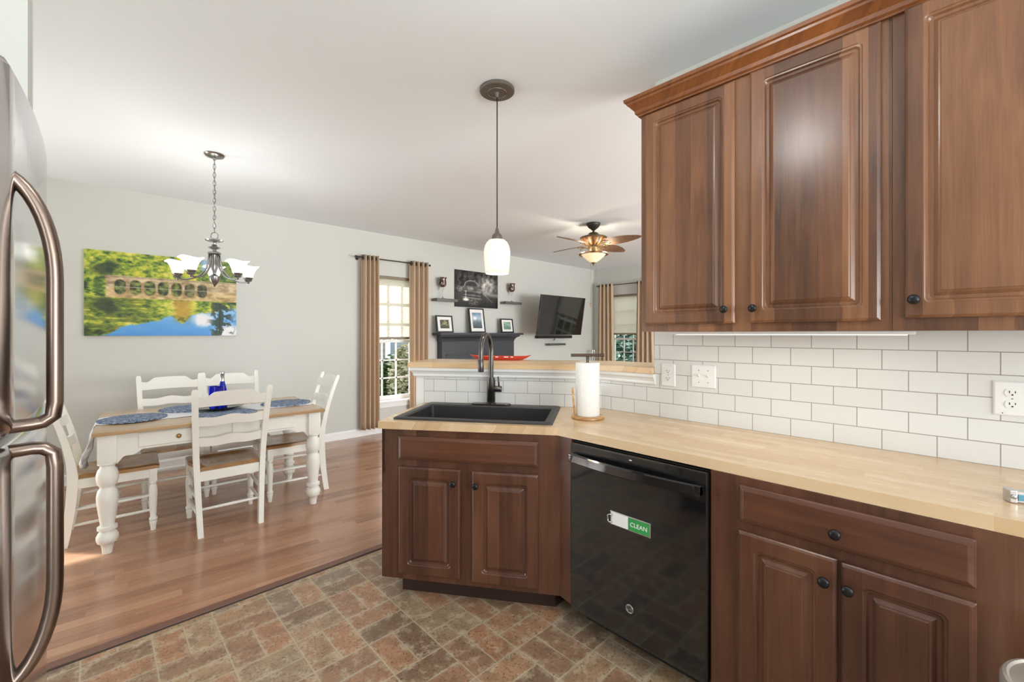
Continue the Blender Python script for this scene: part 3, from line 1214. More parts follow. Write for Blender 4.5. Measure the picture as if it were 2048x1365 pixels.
# bar ledge
lo = -0.036
kf = offset_kink(lo)
kb = offset_kink(0.36)
lp = [(KX + lo, 1.187), kf, cpt(-0.101, lo), cpt(-0.101, 0.375), kb, (KX + 0.36, 1.187)]
org = Vector(cpt(0, 0))
bm = nb()
loc = [((Vector(p) - org).dot(CD), (Vector(p) - org).dot(CN)) for p in lp]
prism(bm, loc, LEDGE_B, LEDGE_T)
bmesh.ops.bevel(bm, geom=[e_ for e_ in bm.edges if abs(e_.verts[0].co.z - e_.verts[1].co.z) < 1e-6], offset=0.003, segments=2, affect='EDGES')
o = link('bar_ledge', bm, M['butcher_x'], None, False, (org.x, org.y, 0), (0, 0, CR))
tag(o, 'raised butcher-block bar ledge on the white half wall behind the sink', 'bar ledge')

# ------------------------------------------------------------------ sink and faucet
SK = thing('kitchen_sink', 'black drop-in sink set in the butcher-block worktop', 'sink', (CFL.x, CFL.y, CT), CR)
bm = nb()
ring = lambda ix0, ix1, iy0, iy1, z, r: [(x, y, z) for x, y in rrect(ix0, ix1, iy0, iy1, r)]
rm, back = 0.040, 0.085
rs = [ring(SX0, SX1, SY0, SY1, 0.0008, 0.02), ring(SX0 + 0.001, SX1 - 0.001, SY0 + 0.001, SY1 - 0.001, 0.007, 0.02), ring(SX0 + 0.006, SX1 - 0.006, SY0 + 0.006, SY1 - 0.006, 0.010, 0.018),
      ring(SX0 + rm, SX1 - rm, SY0 + rm, SY1 - back, 0.010, 0.02), ring(SX0 + rm + 0.006, SX1 - rm - 0.006, SY0 + rm + 0.006, SY1 - back - 0.006, 0.002, 0.02),
      ring(SX0 + rm + 0.012, SX1 - rm - 0.012, SY0 + rm + 0.012, SY1 - back - 0.012, -0.19, 0.03), ring(SX0 + rm + 0.05, SX1 - rm - 0.05, SY0 + rm + 0.05, SY1 - back - 0.05, -0.21, 0.03)]
rings(bm, rs, False)
vs = bm.verts[:]
bm.verts.ensure_lookup_table()
n = len(rs[0])
bm.faces.new(bm.verts[(len(rs) - 1) * n:len(rs) * n])
link('basin', bm, M['sink'], SK, True, auto=35)
bm = nb()
lathe(bm, [(0.045, -0.2095), (0.045, -0.207), (0.035, -0.206), (0.02, -0.208)], ((SX0 + SX1) / 2, (SY0 + SY1) / 2, 0), 24)
link('drain', bm, M['gunmetal'], SK, True)

fx, fy = 0.466, SY1 - 0.042
fb = SN(fx, fy)
FA = thing('faucet', 'tall gunmetal gooseneck faucet standing behind the black sink', 'faucet', (fb.x, fb.y, CT + 0.0105), CR)
bm = nb()
rings(bm, [[(x, y, z) for x, y in rrect(-0.125, 0.125, -0.031, 0.031, 0.03)] for z in (0.0, 0.006)] + [[(x, y, 0.009) for x, y in rrect(-0.122, 0.122, -0.028, 0.028, 0.028)]])
link('deck_plate', bm, M['gunmetal'], FA)
bm = nb()
lathe(bm, [(0.030, 0.009), (0.030, 0.014), (0.0245, 0.018), (0.0265, 0.022), (0.0265, 0.155), (0.0235, 0.157), (0.0235, 0.168), (0.014, 0.168)], seg=28)
link('body', bm, M['gunmetal'], FA, True, auto=35)
bm = nb()
TOPZ = 0.40
R = 0.075
dirx, diry = -0.18, -0.98
pts = [(0, 0, 0.165)] + [(0, 0, 0.165 + (TOPZ - R - 0.165) * k / 6) for k in range(1, 7)]
for k in range(1, 19):
    a = PI * k / 18
    d = R - R * math.cos(a)
    pts.append((dirx * d, diry * d, TOPZ - R + R * 1.45 * math.sin(a)))
for k in range(1, 5):
    pts.append((dirx * 2 * R, diry * 2 * R, TOPZ - R - 0.018 * k))
tube(bm, pts, 0.0148, 14)
link('spout', bm, M['gunmetal'], FA, True, auto=50)
bm = nb()
lathe(bm, [(0.0165, 0.215), (0.0178, 0.22), (0.0178, 0.285), (0.0158, 0.29)], (dirx * 2 * R, diry * 2 * R, 0.0), 18)
link('spray_head', bm, M['gunmetal'], FA, True, auto=35)
bm = nb()
lathe(bm, [(0.019, 0.02), (0.019, 0.064), (0.017, 0.067)], (0, 0, 0.098), 20, 'X')
link('handle_hub', bm, M['gunmetal'], FA, True, auto=35)
bm = nb()
tube(bm, [(0.050, 0, 0.112), (0.047, 0.0, 0.15), (0.044, 0, 0.175)], [0.005, 0.0045, 0.0045], 10)
link('lever', bm, M['gunmetal'], FA, True)

# ------------------------------------------------------------------ dishwasher
DW = thing('dishwasher', 'black built-in dishwasher between the sink cabinet and the drawer cabinet', 'dishwasher', (1.60, 1.268, 0), -PI / 2)
L = 1.268 - 0.638
bm = nb()
box(bm, (0.004, 0.012, 0.10), (L - 0.002, 0.58, 0.868))
link('tub', bm, M['black_matte'], DW)
bm = nb()
box(bm, (0.006, -0.02, 0.107), (L - 0.004, 0.012, 0.866), 0.005)
link('front_panel', bm, M['black_gloss'], DW)
bm = nb()
bm2 = []
hz0, hz1 = 0.782, 0.822
N = 16
rs = []
for k in range(N + 1):
    x = 0.018 + (L - 0.036) * k / N
    bow = 0.028 + 0.026 * math.sin(PI * k / N)
    rs.append([(x, -0.02 - bow, hz0 + 0.006), (x, -0.02 - bow + 0.002, hz1 - 0.004), (x, -0.02 - bow + 0.008, hz1), (x, -0.02 - bow + 0.022, hz1 - 0.002), (x, -0.02 - bow + 0.022, hz0 + 0.006), (x, -0.02 - bow + 0.008, hz0)])
rings(bm, rs)
for x in (0.018, L - 0.018 - 0.03):
    box(bm, (x, -0.05, hz0 + 0.004), (x + 0.03, -0.018, hz1 - 0.003), 0.002)
link('handle', bm, M['black_gloss'], DW, True, auto=30)
bm = nb()
box(bm, (0.01, 0.10, 0.003), (L - 0.01, 0.115, 0.10))
link('kick_plate', bm, M['black_matte'], DW)
bm = nb()
box(bm, (1.268 - 0.957, -0.0206, 0.846), (1.268 - 0.945, -0.0196, 0.850))
link('logo_mark', bm, M['white_plastic'], DW)  # tiny white bar standing for the brand logo
ex, ez = 1.268 - 0.955, 0.239
bm = nb()
for r_, t_ in ((0.0165, 0.0016), (0.0125, 0.0008)):
    tube(bm, [(ex + r_ * math.cos(a), -0.0205, ez + r_ * math.sin(a)) for a in (2 * PI * k / 40 for k in range(40))], t_, 8, True)
em = link('emblem', bm, M['silver'], DW, True)
text_mesh('monogram', 'GE', 0.017, M['silver'], em, (ex, -0.0205, ez), (PI / 2, 0, 0), shear=0.25)

SG = thing('dishwasher_sign', 'white sliding sign with a green CLEAN panel on the dishwasher front', 'sign', (1.58, 1.044, 0), -PI / 2)
bm = nb()
box(bm, (0, -0.006, 0.561), (0.186, -0.0006, 0.619), 0.002)
link('slide_body', bm, M['silver'], SG)
bm = nb()
box(bm, (0.006, -0.0075, 0.565), (0.086, -0.006, 0.615))
link('white_panel', bm, M['white_plastic'], SG)
bm = nb()
box(bm, (0.088, -0.0078, 0.566), (0.180, -0.006, 0.614))
gp = link('green_panel', bm, M['green_label'], SG)
text_mesh('lettering', 'CLEAN', 0.0245, M['white_plastic'], gp, (0.134, -0.0082, 0.5895), (PI / 2, 0, 0))
bm = nb()
tube(bm, [(0.012, -0.008, 0.607), (0.004, -0.018, 0.606), (-0.004, -0.018, 0.602), (-0.004, -0.018, 0.578), (0.004, -0.018, 0.574), (0.012, -0.008, 0.573)], 0.003, 8)
link('slide_handle', bm, M['silver'], SG, True)

# ------------------------------------------------------------------ wall cabinets
def wall_unit(label, y_start, y_end, doors):
    t = thing('wall_cabinet', label, 'cabinet', (1.90, y_start, 1.375), -PI / 2, 'cherry wall cabinets')
    L = y_start - y_end
    bm = nb()
    box(bm, (0, 0, 0), (L, 0.30, 0.012 + 1.03))
    link('body', bm, M['cherry'], t)
    for x0, x1, z0, z1, k in doors:
        d = link('door', raised_door(x0, x1, z0, z1, 0.058), M['cherry'], t)
        knob(d, (k[0], -0.02, k[1]))
    return t


YS = 1.084
wall_unit('cherry wall cabinet with two raised-panel doors nearest the bar opening', YS, 0.1715,
          [(YS - 1.057, YS - 0.657, 0.033, 1.026, (YS - 0.690, 0.090)), (YS - 0.600, YS - 0.199, 0.034, 1.030, (YS - 0.582, 0.090))])
YS2 = 0.1705
wall_unit('cherry wall cabinet whose left door runs off the right side of the photo', YS2, -0.74,
          [(YS2 - 0.140, YS2 + 0.26, 0.041, 1.038, (YS2 - 0.117, 0.098)), (YS2 + 0.32, YS2 + 0.71, 0.041, 1.038, (YS2 + 0.345, 0.098))])
# crown with mitred return at the end of the run
pr = [(0.0, 2.408), (-0.012, 2.408), (-0.014, 2.414), (-0.022, 2.420), (-0.024, 2.434), (-0.040, 2.452), (-0.050, 2.462), (-0.052, 2.470), (-0.060, 2.474), (-0.062, 2.488), (0.0, 2.488)]
bm = nb()
rs = [[(1.90 + d, -0.74, z) for d, z in pr], [(1.90 + d, YS - d, z) for d, z in pr], [(KX, YS - d, z) for d, z in pr]]
rings(bm, rs)
oc = link('trim_4', bm, M['crown'], None, False)
struct(oc)
UL = thing('under_cabinet_light', 'slim lit strip fixed under the cherry wall cabinets', 'light', (1.98, 0.54, 1.3625))
bm = nb()
box(bm, (-0.03, -0.42, 0), (0.03, 0.42, 0.012), 0.002)
link('housing', bm, M['white_plastic'], UL)
bm = nb()
box(bm, (-0.02, -0.40, -0.003), (0.02, 0.40, 0))
link('diffuser', bm, M['led'], UL)
light('under_cabinet_lamp', 'AREA', (1.98, 0.54, 1.356), 0.8, (1.0, 0.95, 0.86), (0, 0, PI / 2), 0.8, 0.04)

# ------------------------------------------------------------------ outlets and switch
def plate(name, label, cat, y, z, w, h, group=None):
    t = thing(name, label, cat, (KX, y, z), -PI / 2, group)
    bm = nb()
    profile_panel(bm, -w / 2, w / 2, -h / 2, h / 2, [(0, -0.0004, 0.004), (0, -0.003, 0.004), (0.004, -0.006, 0.004), (0.006, -0.0065, 0.004)])
    link('cover_plate', bm, M['white_plastic'], t)
    return t


def receptacle(t):
    for s in (1, -1):
        zc = s * 0.0195
        bm = nb()
        pts = []
        for k in range(24):
            a = 2 * PI * k / 24
            pts.append((0.0172 * math.cos(a), max(-0.0125, min(0.0125, 0.0172 * math.sin(a)))))
        rings(bm, [[(x, -0.0064, zc + z) for x, z in pts], [(x, -0.0085, zc + z) for x, z in pts]])
        r = link('socket', bm, M['white_plastic'], t)
        for x, z, w, h in ((-0.0065, 0.003, 0.0022, 0.008), (0.0065, 0.003, 0.0022, 0.0065), (0, -0.0065, 0.0046, 0.0042)):
            bm = nb()
            box(bm, (x - w / 2, -0.0089, zc + z - h / 2), (x + w / 2, -0.0084, zc + z + h / 2))
            link('slot', bm, M['slot'], r)
    bm = nb()
    lathe(bm, [(0.0025, -0.0064), (0.0025, -0.0076), (0.001, -0.0078)], seg=10, axis='Y')
    link('screw', bm, M['silver'], t)


t = plate('outlet', 'white duplex outlet beside the bar ledge, left of the light switches', 'outlet', 1.104, 1.145, 0.080, 0.122, 'duplex outlets')
receptacle(t)
t = plate('outlet', 'white duplex outlet at the right edge of the tile wall', 'outlet', -0.104, 1.148, 0.088, 0.116, 'duplex outlets')
receptacle(t)
bm = nb()
lathe(bm, [(0.0018, -0.0064), (0.0018, -0.0068)], (-0.022, 0, -0.05), 8, 'Y')
link('screw', bm, M['slot'], t)
t = plate('light_switch', 'white double toggle switch plate on the tile right of the small outlet', 'light switch', 0.918, 1.150, 0.122, 0.116)
for x in (-0.023, 0.023):
    bm = nb()
    box(bm, (x - 0.005, -0.0075, -0.012), (x + 0.005, -0.006, 0.012))
    tg = link('toggle', bm, M['white_plastic'], t)
    bm = nb()
    rings(bm, [[(x + a, -0.0075, z) for a, z in ((-0.004, -0.004), (0.004, -0.004), (0.004, 0.007), (-0.004, 0.007))],
               [(x + a, -0.018, z) for a, z in ((-0.0033, 0.006), (0.0033, 0.006), (0.0033, 0.012), (-0.0033, 0.012))]])
    link('lever', bm, M['white_plastic'], tg)
    for z in (0.030, -0.030):
        bm = nb()
        lathe(bm, [(0.003, -0.0064), (0.003, -0.0074), (0.001, -0.0076)], (x, 0, z), 10, 'Y')
        link('screw', bm, M['silver'], t)

# ------------------------------------------------------------------ paper towel holder, stapler, bin, tray
PT = thing('paper_towel_holder', 'bamboo paper towel holder with crossbar standing on the counter corner', 'paper towel holder', (1.905, 1.405, CT + 0.0005), math.radians(-44))
bm = nb()
lathe(bm, [(0.083, 0), (0.086, 0.003), (0.086, 0.012), (0.083, 0.016), (0.02, 0.016)], seg=40)
link('base', bm, M['bamboo'], PT, True, auto=40)
bm = nb()
tube(bm, [(0, 0, 0.016), (0, 0, 0.329)], 0.008, 12)
link('post', bm, M['pewter'], PT, True)
bm = nb()
tube(bm, [(-0.088, 0, 0.336), (0.088, 0, 0.336)], 0.0085, 14)
link('crossbar', bm, M['walnut'], PT, True, auto=40)
bm = nb()
tube(bm, [(-0.071, -0.02, 0.016), (-0.083, -0.02, 0.165)], 0.005, 10)
link('tension_arm', bm, M['bamboo'], PT, True)
PR = thing('paper_towel_roll', 'white paper towel roll on the bamboo holder', 'paper towel roll', (1.905, 1.405, CT + 0.017), 0)
bm = nb()
rs = []
prof = [(0.020, 0.0), (0.0615, 0.0), (0.0635, 0.003), (0.0635, 0.277), (0.0615, 0.28), (0.020, 0.28)]
for r_, z in prof:
    rs.append([(r_ * math.cos(a), r_ * math.sin(a), z) for a in (2 * PI * k / 48 for k in range(48))])
rings(bm, rs, False, True)
link('paper', bm, M['paper'], PR, True, auto=40)
bm = nb()
rs = [[(r_ * math.cos(a), r_ * math.sin(a), z) for a in (2 * PI * k / 24 for k in range(24))] for r_, z in ((0.0195, 0.001), (0.0195, 0.279), (0.0175, 0.279), (0.0175, 0.001))]
rings(bm, rs, False, True)
link('core', bm, M['bamboo'], PR, True)

# stapler-like tool at the right end of the worktop
ST = thing('staple_gun', 'silver and blue metal stapler at the right end of the countertop', 'stapler', (1.775, -0.075, CT + 0.0005), math.radians(-68))
bm = nb()
pts = [(0, 0), (0.19, 0), (0.19, 0.020), (0.15, 0.030), (0, 0.027)]
rings(bm, [[(x, y, z + 0.004) for x, z in pts] for y in (-0.014, 0.014)])
link('magazine', bm, M['silver'], ST)
for s in (-1, 1):
    bm = nb()
    rings(bm, [[(x, s * y, z + 0.004) for x, z in ((0.014, 0.004), (0.185, 0.004), (0.185, 0.017), (0.014, 0.020))] for y in (0.0142, 0.0155)])
    link('side_panel', bm, M['steel_blue'], ST)
bm = nb()
box(bm, (-0.003, -0.016, 0.001), (0.012, 0.016, 0.034), 0.002)
cp = link('end_cap', bm, M['silver'], ST)
bm = nb()
lathe(bm, [(0.006, -0.016), (0.006, -0.019), (0.003, -0.021)], (0.005, 0, 0.018), 12, 'Y')
link('rivet', bm, M['silver'], cp, True)
bm = nb()
tube(bm, [(0.10, 0.004, 0.03), (0.075, 0.0, 0.046), (0.068, 0, 0.058), (0.078, 0, 0.068), (0.11, 0, 0.070), (0.18, 0.0, 0.064)], 0.005, 10, sx=2.0)
link('lever', bm, M['silver'], ST, True)

BN = thing('waste_bin', 'round brushed steel bin at the bottom right corner of the photo', 'bin', (1.392, -0.170, 0.003))
bm = nb()
lathe(bm, [(0.118, 0), (0.121, 0.004), (0.121, 0.05), (0.118, 0.055), (0.118, 0.60), (0.115, 0.605)], seg=48)
link('bin_body', bm, M['stainless'], BN, True, auto=40)
bm = nb()
lathe(bm, [(0.120, 0.606), (0.123, 0.612), (0.123, 0.640), (0.119, 0.648), (0.113, 0.650), (0.109, 0.646), (0.07, 0.652), (0.01, 0.656)], seg=48)
link('lid', bm, M['satin'], BN, True, auto=40)
bm = nb()
box(bm, (-0.03, 0.115, 0.01), (0.03, 0.16, 0.022), 0.003)
link('pedal', bm, M['black_matte'], BN)

TR = thing('red_tray', 'long red boat-shaped tray with white marks on the bar ledge', 'tray', (2.085 - 0.581 * 0.03, 2.255 + 0.814 * 0.03, LEDGE_T + 0.0005), CR)
bm = nb()
nx = 28
hl, hw = 0.225, 0.065
rows = []
for (sc_, z) in ((0.72, 0.0), (0.86, 0.010), (1.0, 0.026), (0.97, 0.027), (0.83, 0.013), (0.70, 0.006)):
    ring = []
    for k in range(nx):
        a = 2 * PI * k / nx
        c, s = math.cos(a), math.sin(a)
        x = hl * sc_ * (abs(c) ** 0.85) * (1 if c > 0 else -1)
        y = hw * sc_ * s * (1 - 0.25 * abs(c))
        ring.append((x, y, z + 0.012 * abs(c) ** 6 * sc_ ** 4))
    rows.append(ring)
rings(bm, rows)
link('dish', bm, M['red'], TR, True, auto=50)
for k, (x, w) in enumerate(((-0.02, 0.02), (0.04, 0.03), (0.085, 0.018))):
    bm = nb()
    box(bm, (x, -0.0645 + 0.002 * k, 0.0205), (x + w, -0.0575 + 0.002 * k, 0.0265), 0.0005)
    m_ = link('white_mark', bm, M['white_plastic'], TR)

# ------------------------------------------------------------------ refrigerator
FX = -0.085
RF = thing('refrigerator', 'stainless steel refrigerator with curved bar handles at the left edge', 'refrigerator', (FX, 0.86, 0.003), PI / 2)
# local x = +Y (away from camera), local -y = +X (front)
FWd = 0.655
GAP = 1.217
bm = nb()
box(bm, (-0.02, 0.075, 0.02), (FWd + 0.01, 0.72, 1.722), 0.004)
link('cabinet', bm, M['black_matte'], RF)


def fridge_door(name, z0, z1):
    bm = nb()
    n = 22
    bulge = 0.016
    rs = []
    for k in range(n + 1):
        u = k / n
        x = FWd * u
        edge = min(u, 1 - u) * FWd
        rnd_ = 0.018
        y = -bulge * (1 - (2 * u - 1) ** 2)
        if edge < rnd_:
            y += rnd_ - math.sqrt(max(rnd_ ** 2 - (rnd_ - edge) ** 2, 0))
        rs.append((x, y))
    poly = rs + [(FWd, 0.068), (0, 0.068)]
    c = 0.012
    def lay(z, ins):
        return [(min(max(x, ins), FWd - ins), y + (ins if y < 0.06 else 0), z) for x, y in poly]
    rings(bm, [lay(z0, c), lay(z0 + c * 0.3, c * 0.4), lay(z0 + c, 0), lay(z1 - c, 0), lay(z1 - c * 0.3, c * 0.4), lay(z1, c)])
    return link(name, bm, M['stainless'], RF, True, auto=40)


du = fridge_door('freezer_door', GAP + 0.004, 1.735)
dl = fridge_door('door', 0.12, GAP - 0.006)


def fridge_handle(parent, zend, ztip, s):
    """zend = end next to the gap, ztip = tip where it curves back into the door"""
    bm = nb()
    hx = 0.062
    out = -0.0435
    pts = [(hx - 0.01, 0.004, zend), (hx, -0.02, zend), (hx, out + 0.012, zend + s * 0.002), (hx, out + 0.002, zend + s * 0.010), (hx, out, zend + s * 0.03)]
    L_ = abs(ztip - zend)
    for k in range(1, 5):
        pts.append((hx, out, zend + s * (0.03 + (L_ * 0.58 - 0.03) * k / 4)))
    for k in range(1, 13):
        a = k / 12 * PI / 2
        pts.append((hx, out + 0.060 * (1 - math.cos(a)), zend + s * (L_ * 0.58 + L_ * 0.42 * math.sin(a))))
    seg = 16
    rad = [0.0092] * len(pts)
    tube(bm, pts, rad, seg, sx=1.25)
    o = link('handle', bm, M['handle'], parent, True, auto=60)
    bm = nb()
    lathe(bm, [(0.003, 0), (0.003, 0.0015)], (hx + 0.0, out + 0.045, ztip - s * 0.03), 8, 'X')
    return o


fridge_handle(du, GAP + 0.016, 1.588, 1)
fridge_handle(dl, GAP - 0.018, 0.868, -1)

# ------------------------------------------------------------------ dining table
TB = thing('dining_table', 'long white dining table with honey wood top and turned legs', 'table', (0.685, 4.045, 0), math.radians(-3.2))
HX, HY = 0.675, 0.46
bm = nb()
box(bm, (-HX, -HY, 0.741), (HX, HY, 0.766), 0.006, 2)
link('tabletop', bm, M['table_wood'], TB)
legp = [(0.024, 0.0), (0.027, 0.03), (0.033, 0.060), (0.046, 0.068), (0.054, 0.090), (0.054, 0.108), (0.044, 0.130), (0.034, 0.138), (0.034, 0.146), (0.049, 0.150), (0.049, 0.168), (0.036, 0.173),
        (0.035, 0.185), (0.042, 0.24), (0.052, 0.32), (0.053, 0.355), (0.047, 0.39), (0.036, 0.408), (0.036, 0.416), (0.048, 0.432), (0.054, 0.462), (0.054, 0.49), (0.046, 0.520), (0.036, 0.534), (0.036, 0.546), (0.047, 0.553), (0.047, 0.566), (0.038, 0.572)]
LXo, LYo = 0.607, 0.372
leg_me = None
for sx in (-1, 1):
    for sy in (-1, 1):
        bm = nb()
        lathe(bm, legp, seg=28)
        box(bm, (-0.045, -0.045, 0.566), (0.045, 0.045, 0.740), 0.004)
        link('leg', bm, M['chair_white'], TB, True, (sx * LXo, sy * LYo, 0), auto=50)
for sy in (-1, 1):
    yy = sy * (LYo + 0.022)
    bm = nb()
    pts = [(-LXo + 0.045, 0.740), (-LXo + 0.045, 0.55)]
    for k in range(0, 9):
        u = k / 8
        pts.append((-LXo + 0.045 + 0.012 + 0.13 * u, 0.565 + 0.055 * u ** 0.6 + 0.008 * math.sin(u * 9)))
    pts2 = [(-x, z) for x, z in pts[::-1]]
    poly = pts + pts2
    rings(bm, [[(x, yy - sy * 0.0, z) for x, z in poly], [(x, yy - sy * 0.022, z) for x, z in poly]])
    link('apron', bm, M['chair_white'], TB)
for sx in (-1, 1):
    bm = nb()
    xx = sx * (LXo + 0.022)
    box(bm, (xx, -LYo + 0.045, 0.61), (xx - sx * 0.022, LYo - 0.045, 0.740))
    link('apron', bm, M['chair_white'], TB)
for xc in (-0.255, 0.255):
    bm = nb()
    profile_panel(bm, xc - 0.205, xc + 0.205, 0.638, 0.728, [(0, -0.0005, 0.003), (0, -0.009, 0.003), (0.004, -0.012, 0.003)])
    d = link('drawer', bm, M['chair_white'], TB, False, (0, -(LYo + 0.022), 0))
    bm = nb()
    lathe(bm, [(0.007, -0.012), (0.007, -0.018), (0.013, -0.024), (0.015, -0.03), (0.010, -0.036), (0.002, -0.037)], (xc, 0, 0.684), 16, 'Y')
    link('knob', bm, M['brass'], d, True)


# ------------------------------------------------------------------ ladder-back chairs
def sweep_rect(bm, pts, w, d, up=(1, 0, 0)):
    rs = []
    for (x, y, z), ww, dd in zip(pts, w, d):
        rs.append([(x - ww / 2, y - dd / 2, z), (x + ww / 2, y - dd / 2, z), (x + ww / 2, y + dd / 2, z), (x - ww / 2, y + dd / 2, z)])
    rings(bm, rs)


def back_y(z):
    """rear-post centre line, chair faces +y"""
    if z < 0.46:
        u = 1 - z / 0.46
        return -0.205 - 0.045 * u ** 1.8
    u = (z - 0.46) / 0.54
    return -0.205 - 0.135 * u ** 1.5


def post_x(z):
    return 0.178 + 0.040 * z


def make_chair(label):
    t = thing('dining_chair', label, 'chair', (0, 0, 0), 0, 'dining chairs around the table')
    for s in (-1, 1):
        bm = nb()
        zs = [0.0, 0.08, 0.18, 0.28, 0.38, 0.46, 0.55, 0.66, 0.77, 0.88, 0.985, 1.0]
        pts = [(s * post_x(z), back_y(z), z) for z in zs]
        sweep_rect(bm, pts, [0.032 + 0.006 * min(z, 0.5) for z in zs[:-1]] + [0.022], [0.042, 0.044, 0.046, 0.05, 0.052, 0.05, 0.042, 0.036, 0.032, 0.03, 0.028, 0.016])
        link('back_post', bm, M['chair_white'], t, True, auto=45)
    fl = [(0.015, 0), (0.017, 0.03), (0.022, 0.055), (0.019, 0.064), (0.024, 0.072), (0.024, 0.082), (0.017, 0.092), (0.019, 0.14), (0.023, 0.22), (0.024, 0.27), (0.020, 0.305), (0.015, 0.318), (0.022, 0.328), (0.022, 0.338), (0.016, 0.344)]
    for s in (-1, 1):
        bm = nb()
        lathe(bm, fl, seg=18)
        box(bm, (-0.021, -0.021, 0.342), (0.021, 0.021, 0.428), 0.002)
        link('leg', bm, M['chair_white'], t, True, (s * 0.198, 0.192, 0), auto=45)
    # aprons
    bm = nb()
    box(bm, (-0.18, 0.188, 0.372), (0.18, 0.206, 0.428))
    link('front_apron', bm, M['chair_white'], t)
    bm = nb()
    box(bm, (-0.175, -0.214, 0.362), (0.175, -0.196, 0.428))
    link('rear_apron', bm, M['chair_white'], t)
    for s in (-1, 1):
        bm = nb()
        rings(bm, [[(s * (0.190 + a), -0.19, z) for a, z in ((-0.009, 0.368), (0.009, 0.368), (0.009, 0.428), (-0.009, 0.428))],
                   [(s * (0.198 + a), 0.175, z) for a, z in ((-0.009, 0.368), (0.009, 0.368), (0.009, 0.428), (-0.009, 0.428))]])
        link('side_apron', bm, M['chair_white'], t)
    # seat: scooped plank
    bm = nb()
    nx, ny = 20, 20
    top, bot = [], []
    for j in range(ny + 1):
        v = j / ny
        y = -0.205 + 0.43 * v
        hw = 0.172 + (0.221 - 0.172) * min(1, v * 1.6 + 0.06) - 0.006 * max(0, v - 0.85)
        rt, rb_ = [], []
        for i in range(nx + 1):
            u = i / nx * 2 - 1
            d = max(0, 1 - (u / 0.82) ** 4) * max(0, 1 - ((v - 0.42) / 0.40) ** 4)
            edge = 0.006 * (max(0, abs(u) - 0.93) / 0.07) ** 2 + 0.006 * (max(0, v - 0.95) / 0.05) ** 2
            z = 0.456 - 0.013 * d * (1 - 0.35 * math.exp(-(u / 0.12) ** 2) * v) - edge
            rt.append(bm.verts.new((u * hw, y, z)))
            rb_.append(bm.verts.new((u * hw, y, 0.4285)))
        top.append(rt)
        bot.append(rb_)
    for j in range(ny):
        for i in range(nx):
            bm.faces.new((top[j][i], top[j][i + 1], top[j + 1][i + 1], top[j + 1][i]))
            bm.faces.new((bot[j][i + 1], bot[j][i], bot[j + 1][i], bot[j + 1][i + 1]))
        bm.faces.new((bot[j][0], top[j][0], top[j + 1][0], bot[j + 1][0]))
        bm.faces.new((top[j][nx], bot[j][nx], bot[j + 1][nx], top[j + 1][nx]))
    for i in range(nx):
        bm.faces.new((top[0][i + 1], top[0][i], bot[0][i], bot[0][i + 1]))
        bm.faces.new((top[ny][i], top[ny][i + 1], bot[ny][i + 1], bot[ny][i]))
    link('seat', bm, M['seat_wood'], t, True, auto=40)

    # back rails
    def rail(name, fz0, fz1, th=0.018):
        bm = nb()
        n = 32
        rs = []
        zm = (fz0(0.5) + fz1(0.5)) / 2
        hwid = post_x(zm) - 0.012
        for k in range(n + 1):
            u = k / n
            x = (u * 2 - 1) * hwid
            a, b = fz0(u), fz1(u)
            cv = -0.022 * (1 - (2 * u - 1) ** 2)
            rs.append([(x, back_y(a) + cv - th / 2, a), (x, back_y(a) + cv + th / 2, a), (x, back_y(b) + cv + th / 2, b), (x, back_y(b) + cv - th / 2, b)])
        rings(bm, rs)
        link(name, bm, M['chair_white'], t, True, auto=45)

    def crest_top(u):
        w = min(u, 1 - u)
        base = 0.945
        if w < 0.11:
            return base + 0.004 * math.cos(w / 0.11 * PI)
        if w < 0.24:
            q = (w - 0.11) / 0.13
            return base + 0.034 * (q * q * (3 - 2 * q))
        return base + 0.034 + 0.004 * math.sin((w - 0.24) / 0.26 * PI / 2)
    rail('crest_rail', lambda u: 0.878 + 0.004 * math.sin(u * PI), crest_top)
    wav = lambda u: 0.006 * math.cos((u - 0.5) * 4 * PI) + 0.010 * math.sin(u * PI)
    rail('back_slat', lambda u: 0.742 + 0.5 * wav(u), lambda u: 0.800 + wav(u))
    rail('back_slat', lambda u: 0.600 + 0.5 * wav(u), lambda u: 0.658 + wav(u))
    # stretchers
    for s in (-1, 1):
        for z in (0.135, 0.235):
            bm = nb()
            tube(bm, [(s * 0.186, back_y(z), z), (s * 0.194, 0.0, z + 0.003), (s * 0.198, 0.19, z + 0.006)], [0.0085, 0.011, 0.0085], 10)
            link('stretcher', bm, M['chair_white'], t, True)
    for y, z, h in ((back_y(0.175), 0.175, 0.183), (0.192, 0.205, 0.196)):
        bm = nb()
        tube(bm, [(-h, y, z), (0, y, z), (h, y, z)], [0.0085, 0.011, 0.0085], 10)
        link('stretcher', bm, M['chair_white'], t, True)
    return t


ch = make_chair('white ladder-back chair with its back to the camera at the table front')
ch.location = (0.700, 3.795, 0)
ch.rotation_euler = (0, 0, math.radians(-2))
GR = 'dining chairs around the table'
dup(ch, (0.115, 4.135, 0), math.radians(-93), 'white ladder-back chair at the left end of the table beside the refrigerator')
dup(ch, (1.235, 4.10, 0), math.radians(86), 'white ladder-back chair at the right end of the table near the curtain')
dup(ch, (0.485, 4.60, 0), math.radians(179), 'white ladder-back chair behind the table, below the left half of the picture')
dup(ch, (0.940, 4.61, 0), math.radians(178), 'white ladder-back chair behind the table, behind the blue bottle')

